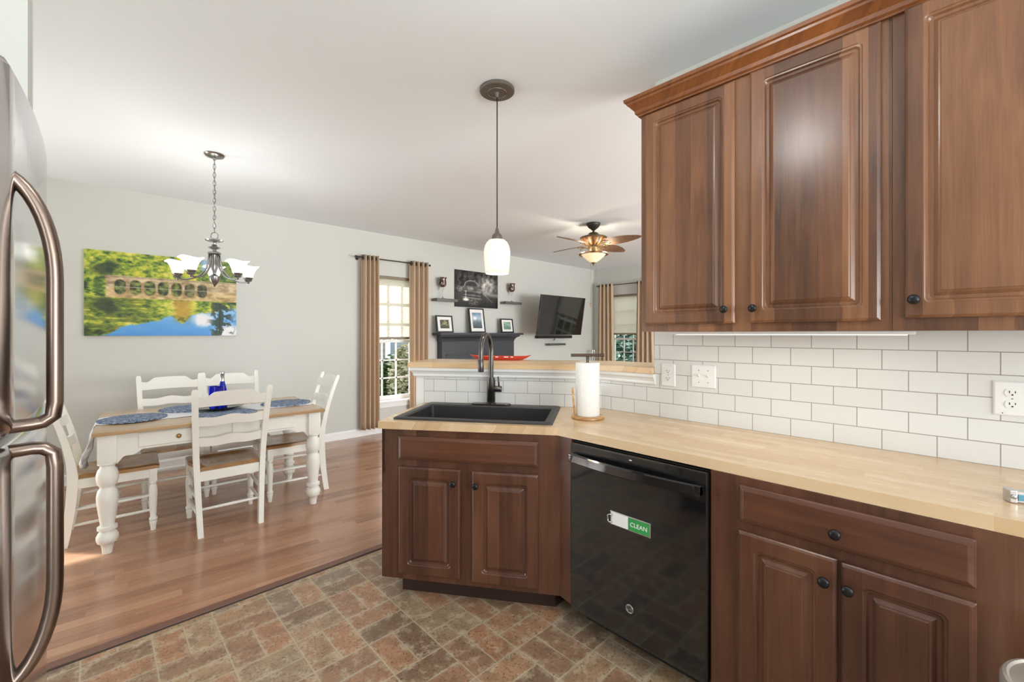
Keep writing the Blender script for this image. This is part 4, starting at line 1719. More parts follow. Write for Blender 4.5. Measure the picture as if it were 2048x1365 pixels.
# ------------------------------------------------------------------ things on the table
TT = 0.7662
for (x, y), lab in (((0.195, 4.035), 'round blue braided placemat at the left end of the table'),
                    ((0.54, 4.27), 'round blue braided placemat at the rear of the table behind the tray'),
                    ((0.715, 3.800), 'round blue braided placemat at the table front behind the nearest chair'),
                    ((1.185, 4.03), 'round blue braided placemat at the right end of the table')):
    bm = nb()
    lathe(bm, [(0.183, 0.0), (0.190, 0.003), (0.189, 0.007), (0.180, 0.009), (0.06, 0.0085), (0.0, 0.0085)], seg=56)
    tag(link('placemat', bm, M['braid'], None, True, (x, y, TT + 0.0035), auto=60), lab, 'placemat', 'blue braided placemats')
# lace runner with draped ends
bm = nb()
path = [(-HX - 0.060, TT - 0.296, 0.030), (-HX - 0.066, TT - 0.26, 0.058), (-HX - 0.056, TT - 0.22, 0.050), (-HX - 0.035, TT - 0.17, 0.040), (-HX - 0.022, TT - 0.08, 0.060), (-HX - 0.010, TT - 0.015, 0.13), (-HX + 0.004, TT + 0.0025, 0.15)]
path += [(-HX + 0.03 + (2 * HX - 0.06) * k / 24, TT + 0.0018, 0.17) for k in range(25)]
path += [(HX - 0.004, TT + 0.0025, 0.15), (HX + 0.008, TT - 0.012, 0.15), (HX + 0.012, TT - 0.08, 0.13), (HX + 0.014, TT - 0.14, 0.10)]
rows = []
for i, (x, z, w) in enumerate(path):
    row = []
    for k in range(13):
        v = k / 12 * 2 - 1
        hang = max(0, (TT - z)) * 1.0
        fold = 0.018 * math.sin(v * 7 + i) * min(1, hang * 9)
        scal = 0.008 * math.sin(i * 1.9) if abs(v) > 0.95 else 0
        row.append((x + fold * (-1 if x < 0 else 1), v * (w + scal), z))
    rows.append(row)
F = [[bm.verts.new(p) for p in r] for r in rows]
B = [[bm.verts.new((p[0] + 0.0022 * min(1, max(0, TT - p[2]) * 30) * (1 if p[0] < 0 else -1), p[1], p[2] + 0.0014)) for p in r] for r in rows]
for A, s in ((F, 1), (B, -1)):
    for j in range(len(rows) - 1):
        for k in range(12):
            bm.faces.new((A[j][k], A[j][k + 1], A[j + 1][k + 1], A[j + 1][k]))
for j in range(len(rows) - 1):
    for k in (0, 12):
        bm.faces.new((F[j][k], F[j + 1][k], B[j + 1][k], B[j][k]))
for j in (0, len(rows) - 1):
    for k in range(12):
        bm.faces.new((F[j][k], F[j][k + 1], B[j][k + 1], B[j][k]))
rn = link('table_runner', bm, M['lace'], None, True, (0.685, 4.045, 0), (0, 0, math.radians(-3.2)))
tag(rn, 'white lace runner along the dining table with its end hanging at the left', 'table runner')

SV = tag(link('serving_tray', (lambda b: (lathe(b, [(0.10, 0.0), (0.125, 0.004), (0.165, 0.018), (0.172, 0.024), (0.166, 0.024), (0.125, 0.010), (0.0, 0.008)], seg=40), b)[1])(nb()), M['gunmetal'], None, True,
              (0.700, 4.05, TT + 0.0125), auto=50), 'dark round tray under the blue bottle on the dining table', 'tray')
bz = TT + 0.0215
BT = thing('glass_bottle', 'cobalt blue glass bottle with a silver neck on the dark tray', 'bottle', (0.728, 4.06, bz))
bm = nb()
lathe(bm, [(0.028, 0), (0.033, 0.004), (0.034, 0.02), (0.033, 0.09), (0.029, 0.14), (0.019, 0.185), (0.0145, 0.205), (0.0125, 0.205), (0.016, 0.18), (0.026, 0.14), (0.030, 0.09), (0.031, 0.02), (0.028, 0.008), (0.0, 0.007)], seg=28)
link('bottle_body', bm, M['blue_glass'], BT, True, auto=60)
bm = nb()
lathe(bm, [(0.0150, 0.200), (0.0142, 0.215), (0.0135, 0.255), (0.0155, 0.258), (0.0158, 0.275), (0.012, 0.280), (0.0, 0.281)], seg=20)
link('neck_cap', bm, M['silver'], BT, True, auto=45)
for x, y, lab in ((0.665, 4.035, 'cobalt blue tumbler left of the bottle on the dark tray'), (0.690, 3.975, 'cobalt blue tumbler in front of the bottle on the dark tray')):
    bm = nb()
    lathe(bm, [(0.024, 0), (0.027, 0.004), (0.034, 0.17), (0.032, 0.171), (0.0255, 0.012), (0.0, 0.011)], seg=28)
    tag(link('tumbler', bm, M['blue_glass'], None, True, (x, y, bz), auto=60), lab, 'tumbler', 'blue tumblers')

# ------------------------------------------------------------------ chandelier
CHX, CHY = 0.666, 4.003
CHA = YAW - math.radians(181)
CH = thing('chandelier', 'pewter five-arm chandelier with lit white glass shades over the table', 'chandelier', (CHX, CHY, CEIL), CHA)
# local x = away from the camera
bm = nb()
lathe(bm, [(0.066, -0.0005), (0.068, -0.006), (0.060, -0.018), (0.035, -0.027), (0.012, -0.031), (0.010, -0.045), (0.0, -0.046)], seg=32)
link('canopy', bm, M['pewter'], CH, True, auto=50)
bm = nb()
ztop, zbot = -0.045, -0.600
nl = 17
for k in range(nl):
    zc = ztop + (zbot - ztop) * (k + 0.5) / nl
    hl_, hw_ = 0.0215, 0.0085
    a0 = k % 2 * PI / 2 + 0.4
    pts = []
    for i in range(16):
        a = 2 * PI * i / 16
        u, v = hw_ * math.cos(a), hl_ * (abs(math.sin(a)) ** 0.8) * (1 if math.sin(a) > 0 else -1)
        pts.append((u * math.cos(a0), u * math.sin(a0), zc + v))
    tube(bm, pts, 0.0022, 6, True)
tube(bm, [(0.003, 0.0, ztop), (-0.003, 0.003, (ztop + zbot) / 2), (0.003, 0, zbot)], 0.0018, 6)
link('chain', bm, M['pewter'], CH, True)
bm = nb()
tube(bm, [(0.0, 0.028 * math.cos(a), -0.628 + 0.028 * math.sin(a)) for a in (2 * PI * i / 24 for i in range(24))], 0.003, 8, True)
link('loop', bm, M['pewter'], CH, True)
bm = nb()
lathe(bm, [(0.004, -0.650), (0.055, -0.656), (0.062, -0.660), (0.056, -0.668), (0.030, -0.676), (0.012, -0.682), (0.010, -0.694), (0.020, -0.700), (0.014, -0.706), (0.034, -0.714), (0.040, -0.718), (0.030, -0.726), (0.012, -0.734), (0.013, -0.744),
           (0.036, -0.752), (0.044, -0.760), (0.046, -0.768), (0.018, -0.774), (0.015, -0.800), (0.020, -0.84), (0.024, -0.870), (0.012, -0.905), (0.010, -0.92), (0.022, -0.930), (0.036, -0.940), (0.034, -0.965), (0.022, -0.995), (0.008, -1.008), (0.008, -1.014), (0.003, -1.020), (0.0, -1.022)], seg=28)
link('body', bm, M['pewter'], CH, True, auto=50)
for k in range(5):
    a = math.radians(72 * k)
    c, s = math.cos(a), math.sin(a)
    RR = 0.24
    zc = -0.965
    bm = nb()
    pts = []
    ctrl = [(0.034, -0.770), (0.040, -0.82), (0.052, -0.875), (0.085, -0.925), (0.125, -0.952), (0.175, -0.966), (0.212, -0.968), (0.228, -0.964), (RR, -0.960)]
    tube(bm, [(c * r_, s * r_, z) for r_, z in ctrl], [0.0065, 0.0065, 0.0065, 0.0065, 0.006, 0.006, 0.006, 0.006, 0.006], 10)
    link('arm', bm, M['pewter'], CH, True)
    bm = nb()
    lathe(bm, [(0.004, -0.974), (0.009, -0.968), (0.010, -0.960), (0.022, -0.955), (0.028, -0.948), (0.024, -0.942), (0.031, -0.936), (0.034, -0.926), (0.031, -0.922), (0.0, -0.922)], (c * RR, s * RR, 0), 20)
    cup = link('cup', bm, M['pewter'], CH, True, auto=50)
    bm = nb()
    prof_o = [(0.033, -0.924), (0.036, -0.910), (0.042, -0.888), (0.051, -0.866), (0.064, -0.846), (0.080, -0.836)]
    prof_i = [(r_ - 0.004, z + 0.002) for r_, z in prof_o[::-1]]
    rs = []
    for r_, z in prof_o + prof_i:
        rs.append([(c * RR + r_ * math.cos(b), s * RR + r_ * math.sin(b), z + (0.006 * math.cos(3 * b) if r_ > 0.075 else 0)) for b in (2 * PI * i / 36 for i in range(36))])
    rings(bm, rs, False)
    link('shade', bm, M['chand_glass'], cup, True)
    wa = a + CHA
    light('chandelier_bulb', 'POINT', (CHX + RR * math.cos(wa), CHY + RR * math.sin(wa), CEIL - 0.872), 2.7, (1.0, 0.98, 0.95), radius=0.02)

# ------------------------------------------------------------------ pendant
PX, PY = 1.638, 1.832
PD = thing('pendant_lamp', 'single pendant lamp with a lit white glass shade above the sink', 'pendant lamp', (PX, PY, CEIL))
bm = nb()
lathe(bm, [(0.096, -0.0005), (0.0985, -0.004), (0.0985, -0.016), (0.094, -0.020), (0.055, -0.022), (0.053, -0.026), (0.051, -0.022), (0.014, -0.023), (0.011, -0.035), (0.006, -0.048), (0.0, -0.049)], seg=44)
link('canopy', bm, M['brown_canopy'], PD, True, auto=30)
bm = nb()
tube(bm, [(0, 0, -0.045), (0, 0, -0.80)], 0.0032, 8)
link('cord', bm, M['bronze'], PD, True)
bm = nb()
lathe(bm, [(0.004, -0.782), (0.007, -0.786), (0.012, -0.806), (0.014, -0.812), (0.026, -0.824), (0.030, -0.838), (0.030, -0.852), (0.02, -0.856)], seg=24)
link('socket_cap', bm, M['brown_canopy'], PD, True, auto=40)
bm = nb()
po = [(0.024, -0.848), (0.045, -0.853), (0.060, -0.868), (0.069, -0.888), (0.0735, -0.912), (0.0745, -0.930), (0.073, -0.960), (0.0705, -0.990), (0.068, -1.016), (0.0655, -1.042)]
pi_ = [(r_ - 0.0035, z) for r_, z in po[::-1]]
rings(bm, [[(r_ * math.cos(b), r_ * math.sin(b), z) for b in (2 * PI * i / 40 for i in range(40))] for r_, z in po + pi_], False)
link('shade', bm, M['pend_glass'], PD, True)
light('pendant_bulb', 'POINT', (PX, PY, CEIL - 0.985), 3.0, (1.0, 0.88, 0.7), radius=0.025)

# ------------------------------------------------------------------ ceiling fan
FNX, FNY = 4.501, 3.229
FN = thing('ceiling_fan', 'brown four-blade ceiling fan with an amber glass light bowl in the living room', 'ceiling fan', (FNX, FNY, CEIL), YAW - PI / 2)
# local x = camera right, local y = away
bm = nb()
lathe(bm, [(0.086, -0.0005), (0.088, -0.010), (0.080, -0.030), (0.060, -0.056), (0.034, -0.074), (0.022, -0.086), (0.014, -0.092), (0.014, -0.115), (0.0, -0.115)], seg=28)
link('canopy', bm, M['bronze'], FN, True, auto=50)
bm = nb()
lathe(bm, [(0.013, -0.11), (0.045, -0.118), (0.062, -0.128), (0.072, -0.150), (0.080, -0.166), (0.150, -0.170), (0.166, -0.178), (0.166, -0.190), (0.152, -0.196)], seg=36)
link('motor_cap', bm, M['antique_brass'], FN, True, auto=40)
bm = nb()
lathe(bm, [(0.152, -0.194), (0.140, -0.210), (0.118, -0.236), (0.092, -0.262), (0.072, -0.276), (0.05, -0.278)], seg=48)
link('motor_housing', bm, M['carved'], FN, True, auto=50)
bm = nb()
lathe(bm, [(0.05, -0.276), (0.072, -0.278), (0.072, -0.286), (0.054, -0.290), (0.052, -0.325), (0.060, -0.330), (0.060, -0.352), (0.05, -0.362)], seg=32)
link('neck', bm, M['antique_brass'], FN, True, auto=40)
bm = nb()
prof = [(0.050, -0.358), (0.11, -0.362), (0.165, -0.374), (0.183, -0.388), (0.180, -0.396), (0.160, -0.392), (0.135, -0.384), (0.135, -0.378), (0.11, -0.368), (0.05, -0.364)]
rings(bm, [[(r_ * math.cos(b), r_ * math.sin(b), z) for b in (2 * PI * i / 40 for i in range(40))] for r_, z in prof], False, True)
link('light_ring', bm, M['carved'], FN, True, auto=40)
bm = nb()
po = [(0.150, -0.392), (0.142, -0.402), (0.112, -0.430), (0.076, -0.462), (0.045, -0.484), (0.018, -0.492), (0.0, -0.493)]
rings(bm, [[(max(r_, 1e-4) * math.cos(b), max(r_, 1e-4) * math.sin(b), z) for b in (2 * PI * i / 40 for i in range(40))] for r_, z in po], False)
link('glass_bowl', bm, M['fan_glass'], FN, True, auto=60)
bm = nb()
lathe(bm, [(0.012, -0.488), (0.026, -0.490), (0.022, -0.500), (0.008, -0.508), (0.009, -0.516), (0.004, -0.524), (0.002, -0.534), (0.0, -0.535)], seg=16)
link('finial', bm, M['antique_brass'], FN, True)
for dx, ln in ((-0.034, 0.62), (0.034, 0.30)):
    bm = nb()
    z0 = -0.37
    tube(bm, [(dx, -0.12 * 0, -0.40), (dx, 0, -0.37 - ln)], 0.0014, 6)
    if ln > 0.5:
        tube(bm, [(dx, 0, -0.37 - ln), (dx, 0, -0.40 - ln), (dx, 0, -0.43 - ln)], [0.003, 0.007, 0.001], 8)
        tube(bm, [(dx - 0.018, 0, -0.392 - ln), (dx, 0, -0.40 - ln), (dx + 0.018, 0, -0.392 - ln)], [0.001, 0.005, 0.001], 8)
    link('pull_chain', bm, M['brass'], FN, True)
for k in range(4):
    a = math.radians(42 + 90 * k)
    Rm = Matrix.Rotation(a, 4, 'Z')
    pitch = Matrix.Rotation(math.radians(-13), 4, 'X')
    bm = nb()
    n = 20
    rs = []
    for i in range(n + 1):
        u = i / n
        x = 0.155 + 0.515 * u
        w = 0.098 * (math.sin(PI * (0.10 + 0.88 * u) ** 0.80)) ** 0.62 + 0.004
        if u > 0.97:
            w *= 0.6
        z = 0.004 * math.sin(u * PI)
        rs.append([(x, -w, z), (x, -w * 0.5, z + 0.004), (x, 0, z + 0.006), (x, w * 0.5, z + 0.004), (x, w, z), (x, w * 0.5, z - 0.003), (x, 0, z - 0.002), (x, -w * 0.5, z - 0.003)])
    rings(bm, rs)
    bmesh.ops.transform(bm, matrix=pitch, verts=bm.verts[:])
    bl_ = link('blade', bm, M['rattan'], FN, True, (0, 0, -0.268), (0, 0, a), auto=50)
    bm = nb()
    for s in (-1, 1):
        tube(bm, [(0.06, s * 0.012, -0.030), (0.105, s * 0.02, -0.034), (0.15, s * 0.034, -0.012), (0.20, s * 0.040, -0.008), (0.235, s * 0.022, -0.010), (0.225, s * 0.006, -0.016)], [0.007, 0.007, 0.006, 0.006, 0.005, 0.004], 8)
    tube(bm, [(0.17, 0, -0.012), (0.185, 0, -0.034), (0.203, 0, -0.040), (0.212, 0, -0.026)], 0.004, 8)
    link('blade_bracket', bm, M['antique_brass'], bl_, True)
for k in range(3):
    a = 0.7 + 2 * PI * k / 3
    light('fan_uplight', 'POINT', (FNX + 0.172 * math.cos(a), FNY + 0.172 * math.sin(a), CEIL - 0.356), 3.6, (1.0, 0.88, 0.70), radius=0.025)

# ------------------------------------------------------------------ numpy drawing for printed pictures
def vnoise(x, y, seed=0):
    xi, yi = np.floor(x).astype(np.int64), np.floor(y).astype(np.int64)
    xf, yf = x - xi, y - yi
    h = lambda a, b: (np.sin(a * 127.1 + b * 311.7 + seed * 74.7) * 43758.5453) % 1.0
    u, v = xf * xf * (3 - 2 * xf), yf * yf * (3 - 2 * yf)
    return (h(xi, yi) * (1 - u) + h(xi + 1, yi) * u) * (1 - v) + (h(xi, yi + 1) * (1 - u) + h(xi + 1, yi + 1) * u) * v


def fbm(x, y, oct=4, seed=0):
    s, a, t = 0, 0.5, 0
    for o in range(oct):
        s = s + a * vnoise(x * 2 ** o, y * 2 ** o, seed + o)
        t += a
        a *= 0.55
    return s / t


def sm(a, b, x):
    t = np.clip((x - a) / (b - a), 0, 1)
    return t * t * (3 - 2 * t)


def lay(c, m, col):
    m = np.clip(m, 0, 1)[..., None]
    return c * (1 - m) + np.array(col) * m


def ramp3(f, stops):
    ps = [p for p, _ in stops]
    return np.stack([np.interp(f, ps, [c[i] for _, c in stops]) for i in range(3)], -1)


def to_lin(c):
    c = np.clip(c / 255.0, 0, 1)
    return np.where(c <= 0.04045, c / 12.92, ((c + 0.055) / 1.055) ** 2.4)


def lake_picture(u, v):
    """u right, v down: autumn trees, arched stone dam and their reflection"""
    asp = 1.5
    x = u * asp
    wl = 0.415
    mir = v > wl
    vv = np.where(mir, wl - (v - wl) * 0.92, v)
    rip = np.where(mir, 0.010 * np.sin(v * 190 + 5 * fbm(x * 6, v * 20, 2)), 0)
    xx = x + rip
    # foliage
    f1 = fbm(xx * 9, vv * 14, 5, 1)
    f2 = fbm(xx * 3.2 + 7, vv * 4, 3, 5)
    f3 = fbm(xx * 30, vv * 44, 2, 9)
    tone = 0.46 * f1 + 0.3 * f2 + 0.3 * f3
    c = ramp3(tone, [(0.30, (30, 48, 26)), (0.42, (72, 104, 40)), (0.52, (134, 158, 50)), (0.60, (186, 192, 62)), (0.72, (226, 216, 110))])
    yel = sm(0.5, 0.62, fbm(xx * 2.1 + 3, vv * 2.5, 2, 12)) * sm(0.1, 0.35, u) * sm(0.75, 0.55, u)
    c = lay(c, yel * 0.6 * (tone > 0.45), (214, 206, 50))
    dk = sm(0.16, 0.05, np.hypot((u - 0.12) * 1.3, (vv - 0.2) * 1.1)) * sm(0.40, 0.6, fbm(xx * 8, vv * 8, 3, 3) + 0.12)
    c = lay(c, dk * 0.8, (38, 56, 40))
    sky = sm(0.03, 0.0, v - 0.16 - 0.1 * (fbm(x * 7, v * 7, 3, 33) - 0.5)) * sm(0.70, 0.76, u) * sm(0.86, 0.80, u)
    c = lay(c, sky, (150, 184, 214))
    rt = sm(0.80, 0.9, u) * (v < wl)
    c = lay(c, rt * 0.45, (70, 96, 56))
    # reflected sky under the reflected tree line
    bl = np.interp(u, [0, 0.1, 0.2, 0.35, 0.45, 0.52, 0.6, 0.66, 0.75, 0.83, 0.9, 1.0], [1.02, 0.99, 0.90, 0.86, 0.80, 0.76, 0.85, 0.76, 0.70, 0.68, 0.66, 0.64])
    edge = bl + 0.10 * (fbm(x * 12, v * 3, 4, 21) - 0.5)
    s = sm(-0.012, 0.012, v - edge)
    skyc = ramp3(np.clip(0.7 * (v - 0.6) / 0.4 + 0.4 * (fbm(x * 3, v * 12, 3, 4) - 0.3), 0, 1), [(0, (168, 208, 236)), (0.4, (104, 170, 226)), (1.0, (62, 132, 208))])
    c = c * (1 - s[..., None]) + skyc * s[..., None]
    cl = sm(0.5, 0.62, fbm(x * 5 + 2, v * 7, 4, 50)) * s
    cb = sm(0.11, 0.04, np.hypot((u - 0.745), (v - 0.79) * 0.9) + 0.06 * (fbm(x * 14, v * 14, 3, 8) - 0.5))
    cb2 = sm(0.14, 0.05, np.hypot((u - 0.93) * 0.9, (v - 0.95)) + 0.06 * (fbm(x * 14, v * 14, 3, 9) - 0.5))
    c = lay(c, np.maximum(cb, cb2) * s, (236, 236, 238))
    # orange tree reflection and dark pine reflection
    orr = sm(0.09, 0.03, np.abs(u - 0.60) + 0.05 * (fbm(x * 20, v * 12, 3, 14) - 0.5)) * sm(0.88, 0.70, v) * sm(0.5, 0.58, v)
    c = lay(c, orr * 0.75, (190, 140, 58))
    pn = sm(0.5, 0.62, fbm(x * 22, v * 26, 3, 17) + 0.16 * sm(0.09, 0.0, np.abs(u - 0.875))) * sm(0.13, 0.04, np.abs(u - 0.885)) * (v > 0.56)
    c = lay(c, pn * 0.9, (44, 62, 52))
    pk = sm(0.008, 0.004, np.abs(u - 0.872)) * (v > 0.56) * (v < 0.97)
    c = lay(c, pk * 0.8, (40, 52, 46))
    hs = sm(0.0, 0.02, v - 0.54) * sm(0.25, 0.5, fbm(x * 4, v * 60, 2, 23)) * (1 - s) * 0.45
    c = lay(c, hs * sm(0.5, 0.3, u), (56, 66, 30))
    # stone dam, mirrored at the waterline
    dv = np.abs(v - wl)
    top = 0.128
    inb = sm(0.006, 0.0, dv - top - 0.008 * (fbm(x * 30, v * 3, 2, 41) - 0.5)) * sm(0.112, 0.13, u + 0.05 * np.maximum(dv - 0.06, 0))
    st = ramp3(fbm(x * 16, v * 30, 4, 61), [(0.25, (150, 128, 96)), (0.5, (196, 174, 134)), (0.75, (224, 206, 168))])
    st = np.where(mir[..., None], st * 0.94 + np.array((14, 8, -8)), st)
    c = c * (1 - inb[..., None]) + st * inb[..., None]
    c = lay(c, inb * sm(0.010, 0.002, np.abs(dv - top + 0.01)) * 0.5 * (~mir), (116, 96, 74))
    for uc in (0.205, 0.2975, 0.386, 0.473, 0.5626, 0.653, 0.7407):
        hw, ah = 0.034, 0.086
        d = np.hypot((u - uc) / hw, np.maximum(dv - (ah - 0.05), 0) / 0.05)
        m = sm(1.04, 0.96, d)
        g = ramp3(fbm(x * 26 + uc * 9, v * 30, 3, 77), [(0.3, (40, 44, 30)), (0.5, (84, 96, 48)), (0.7, (136, 146, 74))])
        if uc > 0.6:
            g = g * 0.75 + np.array((26, 18, 20))
        rimm = sm(1.26, 1.2, d) * (1 - m) * inb
        c = lay(c, rimm * 0.4, (146, 118, 84))
        c = c * (1 - m[..., None]) + g * m[..., None]
    c = lay(c, sm(0.006, 0.002, np.abs(v - wl)) * (u > 0.12), (176, 168, 146))
    return to_lin(c)


def car_picture(u, v):
    """dark monochrome photo: vintage car on a wooded road"""
    x = u * 1.5
    g = 34 + 120 * (fbm(x * 12, v * 12, 5, 2) - 0.34) * 1.3 - 26 * sm(0.02, 0.006, np.abs(((u * 9 + 0.3 * np.sin(v * 4)) % 1.0) - 0.5) * 0.1) * (v < 0.5)
    sky = sm(0.32, 0.05, np.hypot((u - 0.74) * 1.0, (v - 0.36) * 0.95)) * (0.45 + 0.9 * (fbm(x * 16, v * 16, 4, 5) - 0.2))
    g = g + 190 * sky * (v < 0.66)
    road = sm(0.55, 0.64, v)
    rt = 58 + 50 * (fbm(x * 40, v * 40, 3, 8) - 0.5) - 40 * sm(0.75, 1.0, v)
    g = g * (1 - road) + rt * road
    g = g + 120 * sm(0.10, 0.0, np.abs(v - 0.60 - 0.08 * (u - 0.6))) * sm(0.6, 0.7, u) * 0.7
    ln = sm(0.010, 0.003, np.abs((u - 0.60) - (v - 0.56) * 0.95)) * (v > 0.56) * (v < 0.84)
    g = g + 90 * ln
    g = g + 120 * sm(0.45, 0.75, fbm(x * 60, v * 60, 2, 12)) * sm(0.18, 0.05, np.hypot(u - 0.42, (v - 0.86) * 1.3))
    body = np.maximum(sm(1.03, 0.97, np.hypot((u - 0.34) / 0.27, (v - 0.56) / 0.17)), sm(1.04, 0.96, np.hypot((u - 0.36) / 0.16, (v - 0.40) / 0.15)) * (v < 0.56))
    g = g * (1 - body) + (34 + 70 * (fbm(x * 14, v * 9, 4, 31) - 0.25) + 46 * sm(0.62, 0.42, v)) * body
    roof = sm(0.10, 0.04, np.abs(np.hypot((u - 0.36) / 0.155, (v - 0.40) / 0.14) - 1)) * (v < 0.42)
    g = g + 50 * roof
    ws = sm(1.04, 0.96, np.hypot((u - 0.36) / 0.125, (v - 0.385) / 0.095)) * (v < 0.41)
    g = g * (1 - ws) + 52 * ws
    hood = sm(0.10, 0.02, np.abs(u - 0.34)) * sm(0.42, 0.47, v) * sm(0.56, 0.5, v)
    g = g + 90 * hood * (0.4 + fbm(x * 20, v * 20, 2, 4))
    for uc, vc, r in ((0.095, 0.505, 0.055), (0.55, 0.55, 0.050)):
        d = np.hypot((u - uc) / r, (v - vc) / (r * 1.4))
        g = g + 55 * sm(0.30, 0.1, np.abs(d - 0.85)) + 90 * sm(0.6, 0.1, d) * (0.4 + fbm(x * 60, v * 60, 2, 3))
    for vc in (0.56, 0.66):
        g = g + 60 * sm(0.03, 0.004, np.abs(v - vc - 0.05 * (u - 0.3))) * sm(0.17, 0.2, u) * sm(0.60, 0.56, u)
    bump_ = sm(0.03, 0.008, np.abs(v - 0.735 - 0.08 * (u - 0.3))) * sm(0.14, 0.2, u) * sm(0.62, 0.56, u)
    g = g + 70 * bump_
    glare = sm(1.1, 0.4, np.hypot((u - 0.235) / 0.085, (v - 0.79) / 0.055))
    g = g + 190 * glare
    g = g + 120 * sm(0.012, 0.004, np.abs(u - 0.235)) * (v > 0.55) * (v < 0.75)
    vig = np.clip(1.15 - 1.1 * np.hypot(u - 0.5, v - 0.5) ** 2, 0.3, 1)
    g = np.clip(g * vig, 8, 245)
    c = np.stack([g, g * 0.985, g * 0.955], -1)
    return to_lin(c)


def small_picture(kind):
    def fn(u, v):
        n = fbm(u * 6, v * 6, 4, kind * 13)
        if kind == 1:
            c = ramp3(n, [(0.25, (70, 74, 66)), (0.5, (124, 124, 108)), (0.75, (170, 166, 140))])
            c = lay(c, sm(0.42, 0.6, n) * sm(0.30, 0.1, np.hypot(u - 0.7, v - 0.4)), (214, 176, 70))
            c = lay(c, sm(0.6, 0.7, v), (86, 90, 74))
        elif kind == 2:
            c = ramp3(np.clip(v + 0.2 * (n - 0.5), 0, 1), [(0, (110, 140, 166)), (0.35, (186, 206, 220)), (0.5, (150, 164, 172)), (0.6, (112, 130, 140)), (1.0, (70, 80, 88))])
            c = lay(c, sm(0.28, 0.05, np.hypot((u - 0.3), (v - 0.36) * 1.6)), (250, 250, 252))
        else:
            c = ramp3(n, [(0.25, (92, 128, 110)), (0.5, (140, 172, 152)), (0.8, (190, 206, 190))])
            c = lay(c, sm(0.5, 0.7, v) * 0.4, (88, 116, 104))
        return to_lin(c)
    return fn


def painted(name, w, h, nx, ny, fn, mat, parent, y=0.0, th=0.0, zc=0.0):
    """grid facing -y coloured from fn(u right, v down); th = body thickness behind it"""
    X, Z = np.meshgrid(np.linspace(-w / 2, w / 2, nx + 1), np.linspace(h / 2, -h / 2, ny + 1))
    verts = np.stack([X.ravel(), np.full(X.size, y), Z.ravel() + zc], -1)
    idx = np.arange((nx + 1) * (ny + 1)).reshape(ny + 1, nx + 1)
    faces = np.stack([idx[:-1, :-1], idx[1:, :-1], idx[1:, 1:], idx[:-1, 1:]], -1).reshape(-1, 4)
    U, V = (X / w + 0.5).ravel(), (0.5 - Z / h).ravel()
    colr = fn(U, V)
    verts = verts.tolist()
    faces = faces.tolist()
    cols = colr.tolist()
    if th:
        b = len(verts)
        ed = [(-w / 2, h / 2), (w / 2, h / 2), (w / 2, -h / 2), (-w / 2, -h / 2)]
        cor = [0, nx, len(colr) - 1, len(colr) - 1 - nx]
        for (x, z), k in zip(ed, cor):
            verts += [[x, y, z + zc], [x, y + th, z + zc]]
            cols += [cols[k], cols[k]]
        for k in range(4):
            a, c = b + 2 * k, b + 2 * ((k + 1) % 4)
            faces.append([a, c, c + 1, a + 1])
        faces.append([b + 1, b + 3, b + 5, b + 7])
    me = bpy.data.meshes.new(name)
    me.from_pydata(verts, [], faces)
    at = me.color_attributes.new('ink', 'FLOAT_COLOR', 'POINT')
    arr = np.ones((len(verts), 4), dtype=np.float32)
    arr[:, :3] = np.array(cols)
    at.data.foreach_set('color', arr.ravel())
    me.materials.append(mat)
    me.update()
    o = bpy.data.objects.new(name, me)
    COL.objects.link(o)
    if parent:
        o.parent = parent
    return o


o = painted('canvas_picture', 1.196, 0.796, 300, 200, lake_picture, M['print'], None, 0.0, 0.028)
o.location = (0.529, WY - 0.029, 1.744)
tag(o, 'colorful canvas print of an arched stone dam and autumn trees reflected in water', 'picture')
o = painted('car_picture', 0.90, 0.588, 200, 130, car_picture, M['print_gloss'], None, 0.0, 0.02)
o.location = (4.545, WY - 0.021, 2.088)
tag(o, 'dark monochrome picture of an old car above the fireplace mantel', 'picture')

# ------------------------------------------------------------------ mantel, shelves and what stands on them
MT = thing('fireplace_mantel', 'dark slate painted fireplace mantel on the living room wall', 'fireplace mantel', (4.54, WY, 0))
MH = 1.378
bm = nb()
box(bm, (-0.86, -0.235, MH - 0.032), (0.865, -0.0006, MH), 0.005)
link('mantel_shelf', bm, M['slate_paint'], MT)
bm = nb()
pr = [(-0.125, MH - 0.135), (-0.130, MH - 0.120), (-0.140, MH - 0.095), (-0.165, MH - 0.070), (-0.195, MH - 0.055), (-0.200, MH - 0.033), (-0.0006, MH - 0.033), (-0.0006, MH - 0.135)]
rs = []
for x, s in ((-0.77, -1), (0.745, 1)):
    rs.append([(x + s * max(0, -d - 0.125), d, z) for d, z in pr])
rings(bm, rs)
link('crown_profile', bm, M['slate_paint'], MT)
bm = nb()
box(bm, (-0.765, -0.125, 0.0), (-0.57, -0.0006, MH - 0.134))
box(bm, (0.545, -0.125, 0.0), (0.74, -0.0006, MH - 0.134))
box(bm, (-0.57, -0.125, 0.86), (0.545, -0.0006, MH - 0.134))
link('surround', bm, M['slate_paint'], MT)
bm = nb()
box(bm, (-0.69, -0.140, 1.030), (0.665, -0.124, 1.050), 0.004)
box(bm, (-0.69, -0.133, 1.012), (0.665, -0.124, 1.030), 0.002)
link('frieze_molding', bm, M['slate_paint'], MT)
bm = nb()
box(bm, (-0.568, -0.03, 0.002), (0.543, -0.001, 0.858))
link('firebox', bm, M['black_matte'], MT)


def floating_shelf(label, xc, w, z, th=0.042, d=0.15):
    t = thing('floating_shelf', label, 'shelf', (xc, WY, z))
    t['group'] = 'gray floating shelves'
    bm = nb()
    box(bm, (-w / 2, -d, -th), (w / 2, -0.0006, 0), 0.003)
    link('board', bm, M['gray_wood'], t)
    return t


